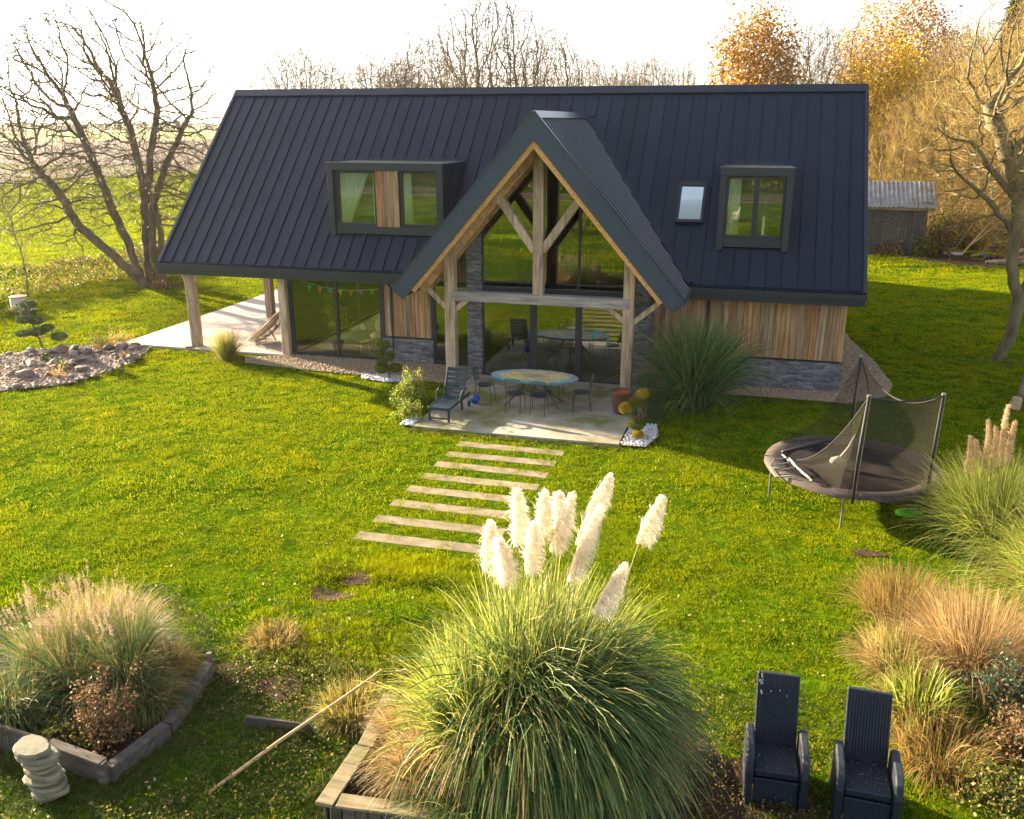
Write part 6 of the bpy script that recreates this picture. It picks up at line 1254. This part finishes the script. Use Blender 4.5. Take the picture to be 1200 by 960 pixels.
# --- inside the corner room
fi = empty('indoor_tree', (5.05, 1.35, .012), 'potted indoor tree behind the corner glass', 'house plant'); T = Tree(71); T.stem([(0, 0, .3), (.03, 0, .8), (-.02, 0, 1.2)], .022, .012, dict(lv=2, kids=[14, 5], wig=.1, up=.1, ang=(25, 60), ratio=.6, seg=.2), .3, .75); T.wood.build('trunk', M['bark'], fi); P_ = T.leafpts(9, .09); soft('foliage', [quads(P_, .085)], M['bush_leaf'], fi); MB().lathe([(.16, 0), (.21, .3), (.2, .3)], 16).build('pot_body', M['inwall'], fi)
o = empty('lamp_table', (6.05, 1.15, .012), 'small stool with a round white globe behind the corner glass', 'stool'); m = MB(); m.blob((0, 0, .78), .11, 3, 0); m.build('globe', flat('white_globe', (.8, .76, .7)), o, smooth=True); m = MB(); m.tube([(0, 0, .7), (0, 0, .35)], .012, 6); m.lathe([(.16, .33), (.16, .36)], 16); [m.tube([(.1*math.cos(a), .1*math.sin(a), .34), (.17*math.cos(a), .17*math.sin(a), 0)], .012, 5) for a in (0, 2.1, 4.2)]; m.build('stand', M['rattan'], o)
o = empty('sheepskin_armchair', (6.35, 1.7, .012), 'pale fleece-covered armchair behind the corner glass', 'armchair'); m = MB(); m.blob((0, 0, .42), .33, 3, .03, (1, .9, .35)); m.build('seat', bpy.data.materials['sheepskin'], o, smooth=True); m = MB(); m.blob((.02, .25, .7), .3, 3, .03, (1, .35, 1)); m.build('backrest', bpy.data.materials['sheepskin'], o, smooth=True); [MB().tube([(a*.2, b*.2, .35), (a*.25, b*.25, 0)], .014, 6).build('leg', M['rattan'], o) for a in (-1, 1) for b in (-1, 1)]
gr_ = flat('green_fabric', (.05, .13, .03), .9)
o = empty('green_bench', (7.1, 1.25, .012), 'green upholstered bench behind the right pane of the corner glass', 'bench'); MB().box(-.5, .4, -.22, .22, .38, .52).build('seat', gr_, o, bevel=.03); [MB().tube([(a, b, .38), (a, b, 0)], .015, 6).build('leg', M['steel'], o) for a in (-.4, .3) for b in (-.15, .15)]
bt = empty('bunting', (4.2, .95, 2.1), 'string of coloured pennants hung behind the corner glass', 'bunting'); MB().tube([(0, 0, .05), (.7, 0, -.10), (1.6, 0, -.16), (2.7, 0, -.05)], .004, 4).build('string', M['curtain'], bt)
for i, c in enumerate([(.02, .35, .2), (.5, .2, .12), (.02, .3, .5), (.55, .45, .03), (.6, .12, .02), (.2, .08, .35), (.02, .3, .12)]):
    x = .22+i*.34; zc = -.02-.14*math.sin(x/2.7*math.pi); MB().prism([(x-.08, 0, zc), (x+.08, 0, zc), (x, 0, zc-.2)], (0, .004, 0)).build('pennant', flat('pennant_%d' % i, c), bt)
# --- inside the hall
o = empty('pendant_lamp', (12.25, 1.3, 2.95), 'large round woven pendant lamp hanging behind the gable window', 'lamp'); m = MB(); m.lathe([(.42, 0), (.43, .2), (.36, .5), (.2, .75), (.05, .85)], 24); m.build('lamp_shade', M['rattan'], o, smooth=True); MB().tube([(0, 0, .85), (0, 0, 2.6)], .008, 5).build('cord', M['frame'], o)
o = empty('balloon_number', (12.42, -.10, 1.25), 'green and orange curved foil balloon behind the middle glass door', 'balloon')
MB().tube([(.17*math.cos(a)-.02, 0, .17*math.sin(a)+.12) for a in np.linspace(R(40), R(330), 14)], [.03]+[.06]*12+[.03], 8).build('balloon_curve', flat('green_foil', (.03, .4, .06), .25), o, smooth=True); MB().tube([(.12, 0, .28), (.2, 0, .42), (.15, 0, .58), (.02, 0, .66)], [.03, .055, .05, .02], 8).build('balloon_top', flat('orange_foil', (.7, .25, .02), .25), o, smooth=True)
for i, (x, z) in enumerate([(13.42, 1.42), (13.62, 1.38), (13.75, 1.15), (13.35, 1.32)]):
    o = link('window_sticker', mesh_np('window_sticker', [(.045*(1+.25*math.cos(5*a))*math.cos(a), 0, .075*(1+.25*math.cos(5*a))*math.sin(a)) for a in np.linspace(0, 2*math.pi, 30, endpoint=False)]+[(.045*(1+.25*math.cos(5*a))*math.cos(a), .003, .075*(1+.25*math.cos(5*a))*math.sin(a)) for a in np.linspace(0, 2*math.pi, 30, endpoint=False)], [tuple(range(29, -1, -1)), tuple(range(30, 60))]+[(k, (k+1) % 30, 30+(k+1) % 30, 30+k) for k in range(30)], M['teal']), loc=(x, -.33, z))
    tag(o, 'small teal flower-shaped sticker on the right glass door', 'sticker', 'stickers on the glass door')
# --- shed, leaning planks, logs, fallen branch
sh = empty('shed', (24.6, 29.4, -.04), 'small dark timber shed with a corrugated metal roof below the golden trees', 'shed')
m = MB(); m.box(-1.7, 1.35, -1.2, 1.4, 0, 2.5); m.prism([(1.35, -1.2, 2.5), (1.35, 1.4, 2.5), (1.35, .2, 3.5)], (-3.05, 0, 0)); m.build('wall', M['greytimber'], sh)
for i in range(17): MB().box(-1.68+i*.18, -1.68+i*.18+.165, -1.24, -1.2, 0, 2.42).build('plank', M['greytimber'], sh)
MB().beam((-1.8, -1.42, 2.42), (1.65, -1.42, 2.42), .05, .12).build('eave_board', M['cedar'], sh)
for s0, (yb, zb), (yt, zt) in ((0, (-1.55, 2.50), (.35, 3.72)), (1, (1.9, 2.5), (.36, 3.71))):
    for k in range(4):
        V_ = []; x0 = -1.95+k*.93; nn = 36
        for i in range(nn+1):
            x = x0+.92*i/nn; dz = .035*math.cos((x+2)*2*math.pi/.23)+(.012*(k % 2)); V_ += [(x, yb+.03*math.sin(k), zb+dz), (x, yt, zt+dz)]
        o = MB().add(V_, [(2*i, 2*i+2, 2*i+3, 2*i+1) for i in range(nn)]).build('roof_sheet', M['tin'] if 'tin' in M else M['steel'], sh, smooth=True); q = o.modifiers.new('thick', 'SOLIDIFY'); q.thickness = .008
lp_ = [((27.6, 29.3, 0), (28.9, 30.2, 2.1), .10, .03, 'cedar', 'grey plank leaning left of the yellow board'), ((27.9, 28.6, 0), (29.6, 29.6, 2.1), .12, .03, 'pole', 'long pale plank leaning beside the log heap'), ((28.3, 28.5, .6), (29.9, 29.3, 1.9), .08, .04, 'pole', 'shorter pale batten leaning right of the long plank'), ((28.6, 29.6, 2.3), (29.5, 29.5, 1.75), .35, .05, 'yellowboard', 'broad yellow board resting on top of the leaning planks'), ((28.9, 28.4, 0), (30.1, 29.0, 1.7), .06, .05, 'cedar', 'thin dark batten at the right of the leaning planks')]
M['yellowboard'] = surf('yellow_board', [(.5, .36, .1), (.66, .5, .18)], 3, rough=.7, bump=.2)
for a, b, w_, h_, mt, lb in lp_: tag(MB().beam(a, b, w_, h_).build('leaning_plank', M[mt], bevel=.004), lb, 'plank', 'planks leaning by the log heap')
m = MB(); m.prism([(27.0, 28.6, .02), (28.0, 28.5, .03), (28.1, 28.9, .10), (27.1, 29.1, .12)], (0, 0, .02)); tag(m.build('white_sheet', M['white_pebble']), 'white sheet lying on the bare earth left of the leaning planks', 'sheet')
lgm = surf('cut_log', [(.20, .13, .07), (.36, .25, .15), (.45, .34, .22)], 4, (1, 1, 1), rough=.9, bump=.4)
for i in range(26):
    a = rnd.uniform(-.9, .9); L_ = rnd.uniform(.5, 2.2) if i < 14 else rnd.uniform(.3, .5); x, y = (rnd.uniform(28.3, 31.5), rnd.uniform(25.6, 28.6)) if i < 14 else (rnd.uniform(29.9, 32.0), rnd.uniform(25.8, 27.2)); r_ = rnd.uniform(.04, .09) if i < 14 else rnd.uniform(.1, .16); z_ = r_+(.0 if i < 14 else rnd.uniform(0, .5))
    m = MB(); m.tube([(0, 0, 0), (L_*.5*math.cos(a), L_*.5*math.sin(a), rnd.uniform(0, .08)), (L_*math.cos(a), L_*math.sin(a), rnd.uniform(-.05, .15))], [r_, r_*.95, r_*.85], 9)
    o = m.build('log', M['bark'] if i % 3 == 0 and i < 14 else lgm, loc=(x, y, z_)); tag(o, ('bark-covered' if i % 3 == 0 else 'pale stripped')+(' thick' if r_ > .065 else ' thin')+(' long' if L_ > 1.3 else ' short')+' pole lying in the log heap' if i < 14 else 'short cut log heaped at the right of the leaning planks', 'log', 'long poles of the log heap' if i < 14 else 'cut logs of the heap')
m = MB(); m.tube([(24.05, .75, 0), (24.25, 1.3, .16), (24.45, 1.9, .42), (24.8, 2.5, .62), (25.3, 2.8, .7)], [.09, .075, .07, .06, .04], 8); m.tube([(24.45, 1.9, .42), (24.9, 1.8, .7)], [.05, .03], 6); tag(m.build('fallen_branch', M['bark'], smooth=True), 'crooked dead branch lying at the right edge in front of the mossy tree', 'branch')
m = MB(); m.tube([(23.8, .1, 0), (23.85, .1, .28)], [.14, .12], 9); tag(m.build('tree_stump', lgm), 'small pale tree stump near the fallen branch at the right edge', 'stump')
# --- fence and trees that the windows mirror (behind the camera)
fe = empty('paddock_fence', (10, -52, 0), 'low post and rail fence along the track opposite the house', 'fence')
for i in range(26): MB().box(-40+i*3-.06, -40+i*3+.06, -.06, .06, 0, 1.2).build('post', M['greytimber'], fe)
for z_ in (.45, .95): MB().box(-40, 35, .07, .11, z_, z_+.12).build('rail', M['greytimber'], fe)
for i, (x, y, s_) in enumerate(((-8, -66, 1.0), (14, -74, 1.2), (33, -68, .9), (52, -60, 1.1), (24, -95, 1.3))):
    v = list(first.values())[i % 4]; o = copy_tree(v); o.location = (x, y, 0); o.scale = (s_*.9,)*3; o['label'] = 'bare tree opposite the house beyond the track, '+['left end', 'second from the left', 'middle', 'right end', 'farthest back'][i]; o['group'] = 'bare trees beyond the track'

# meadow tufts and a hedge on the far side of the garden, which the windows mirror
x, y = np.meshgrid(np.arange(-30, 60, 1.25), np.arange(-60, -20, 1.25)); x = x.ravel()+NR.uniform(-.5, .5, x.size); y = y.ravel()+NR.uniform(-.5, .5, y.size); k = NR.random(x.size) < .55+.4*noise2(x*.4, y*.4, 61); x, y = x[k], y[k]
V, F, A = turf(150, .2, .03, .09, .010, .9)
scatter_turf('meadow_grass', np.stack([x, y, np.full(len(x), -.04)], -1), np.stack([np.full(len(x), 6.0)]*2+[NR.uniform(1.5, 4, len(x))], -1), link('turf_patch', mesh_np('turf', V, F, M['blade'], var=A)))
hedge('hedge', [(-35, -70), (0, -72), (30, -70), (60, -64)], 2.0, 2.2, 'long green hedge beyond the track, opposite the house', ('hedge_leaf', 'brown_leaf'), 260, .3)
for i, (x, y, r_) in enumerate(((6, -34, 1.4), (22, -31, 1.0), (13, -40, 1.8), (30, -38, 1.3))): bush('meadow_shrub', x, y, r_, r_*.8, r_*1.1, 900, .16, ('bush_leaf', 'brown_leaf')[i % 2], ['rounded green shrub in the meadow opposite the porch', 'low brown shrub in the meadow opposite the house end', 'large green shrub farther out in the meadow', 'brown shrub at the right side of the meadow'][i])

for c_, nn_ in ((c1, 70), (c2, 130)):
    q = NR.uniform((-.2, -.27), (.2, .2), (nn_, 2)); soft('seat_litter', [quads(np.stack([q[:, 0], q[:, 1], .425-(q[:, 1]+.3)*.055+.002], -1), NR.uniform(.008, .02, nn_), flat=.02)], M['leaf_litter'], c_)

# ------------------------------------------------------------------ thin autumn haze: one closed box of even air round everything
hm = bpy.data.materials.new('haze'); hm.use_nodes = True; ht = hm.node_tree; ht.nodes.clear(); ho = ht.nodes.new('ShaderNodeOutputMaterial'); hv_ = ht.nodes.new('ShaderNodeVolumePrincipled')
hv_.inputs['Density'].default_value = .00012; hv_.inputs['Color'].default_value = (.95, .95, .95, 1); hv_.inputs['Anisotropy'].default_value = .5
ht.links.new(hv_.outputs[0], ho.inputs['Volume'])
tag(MB().box(-5200, 5200, -5200, 5200, -1.2, 21).build('haze', hm), kind='stuff')
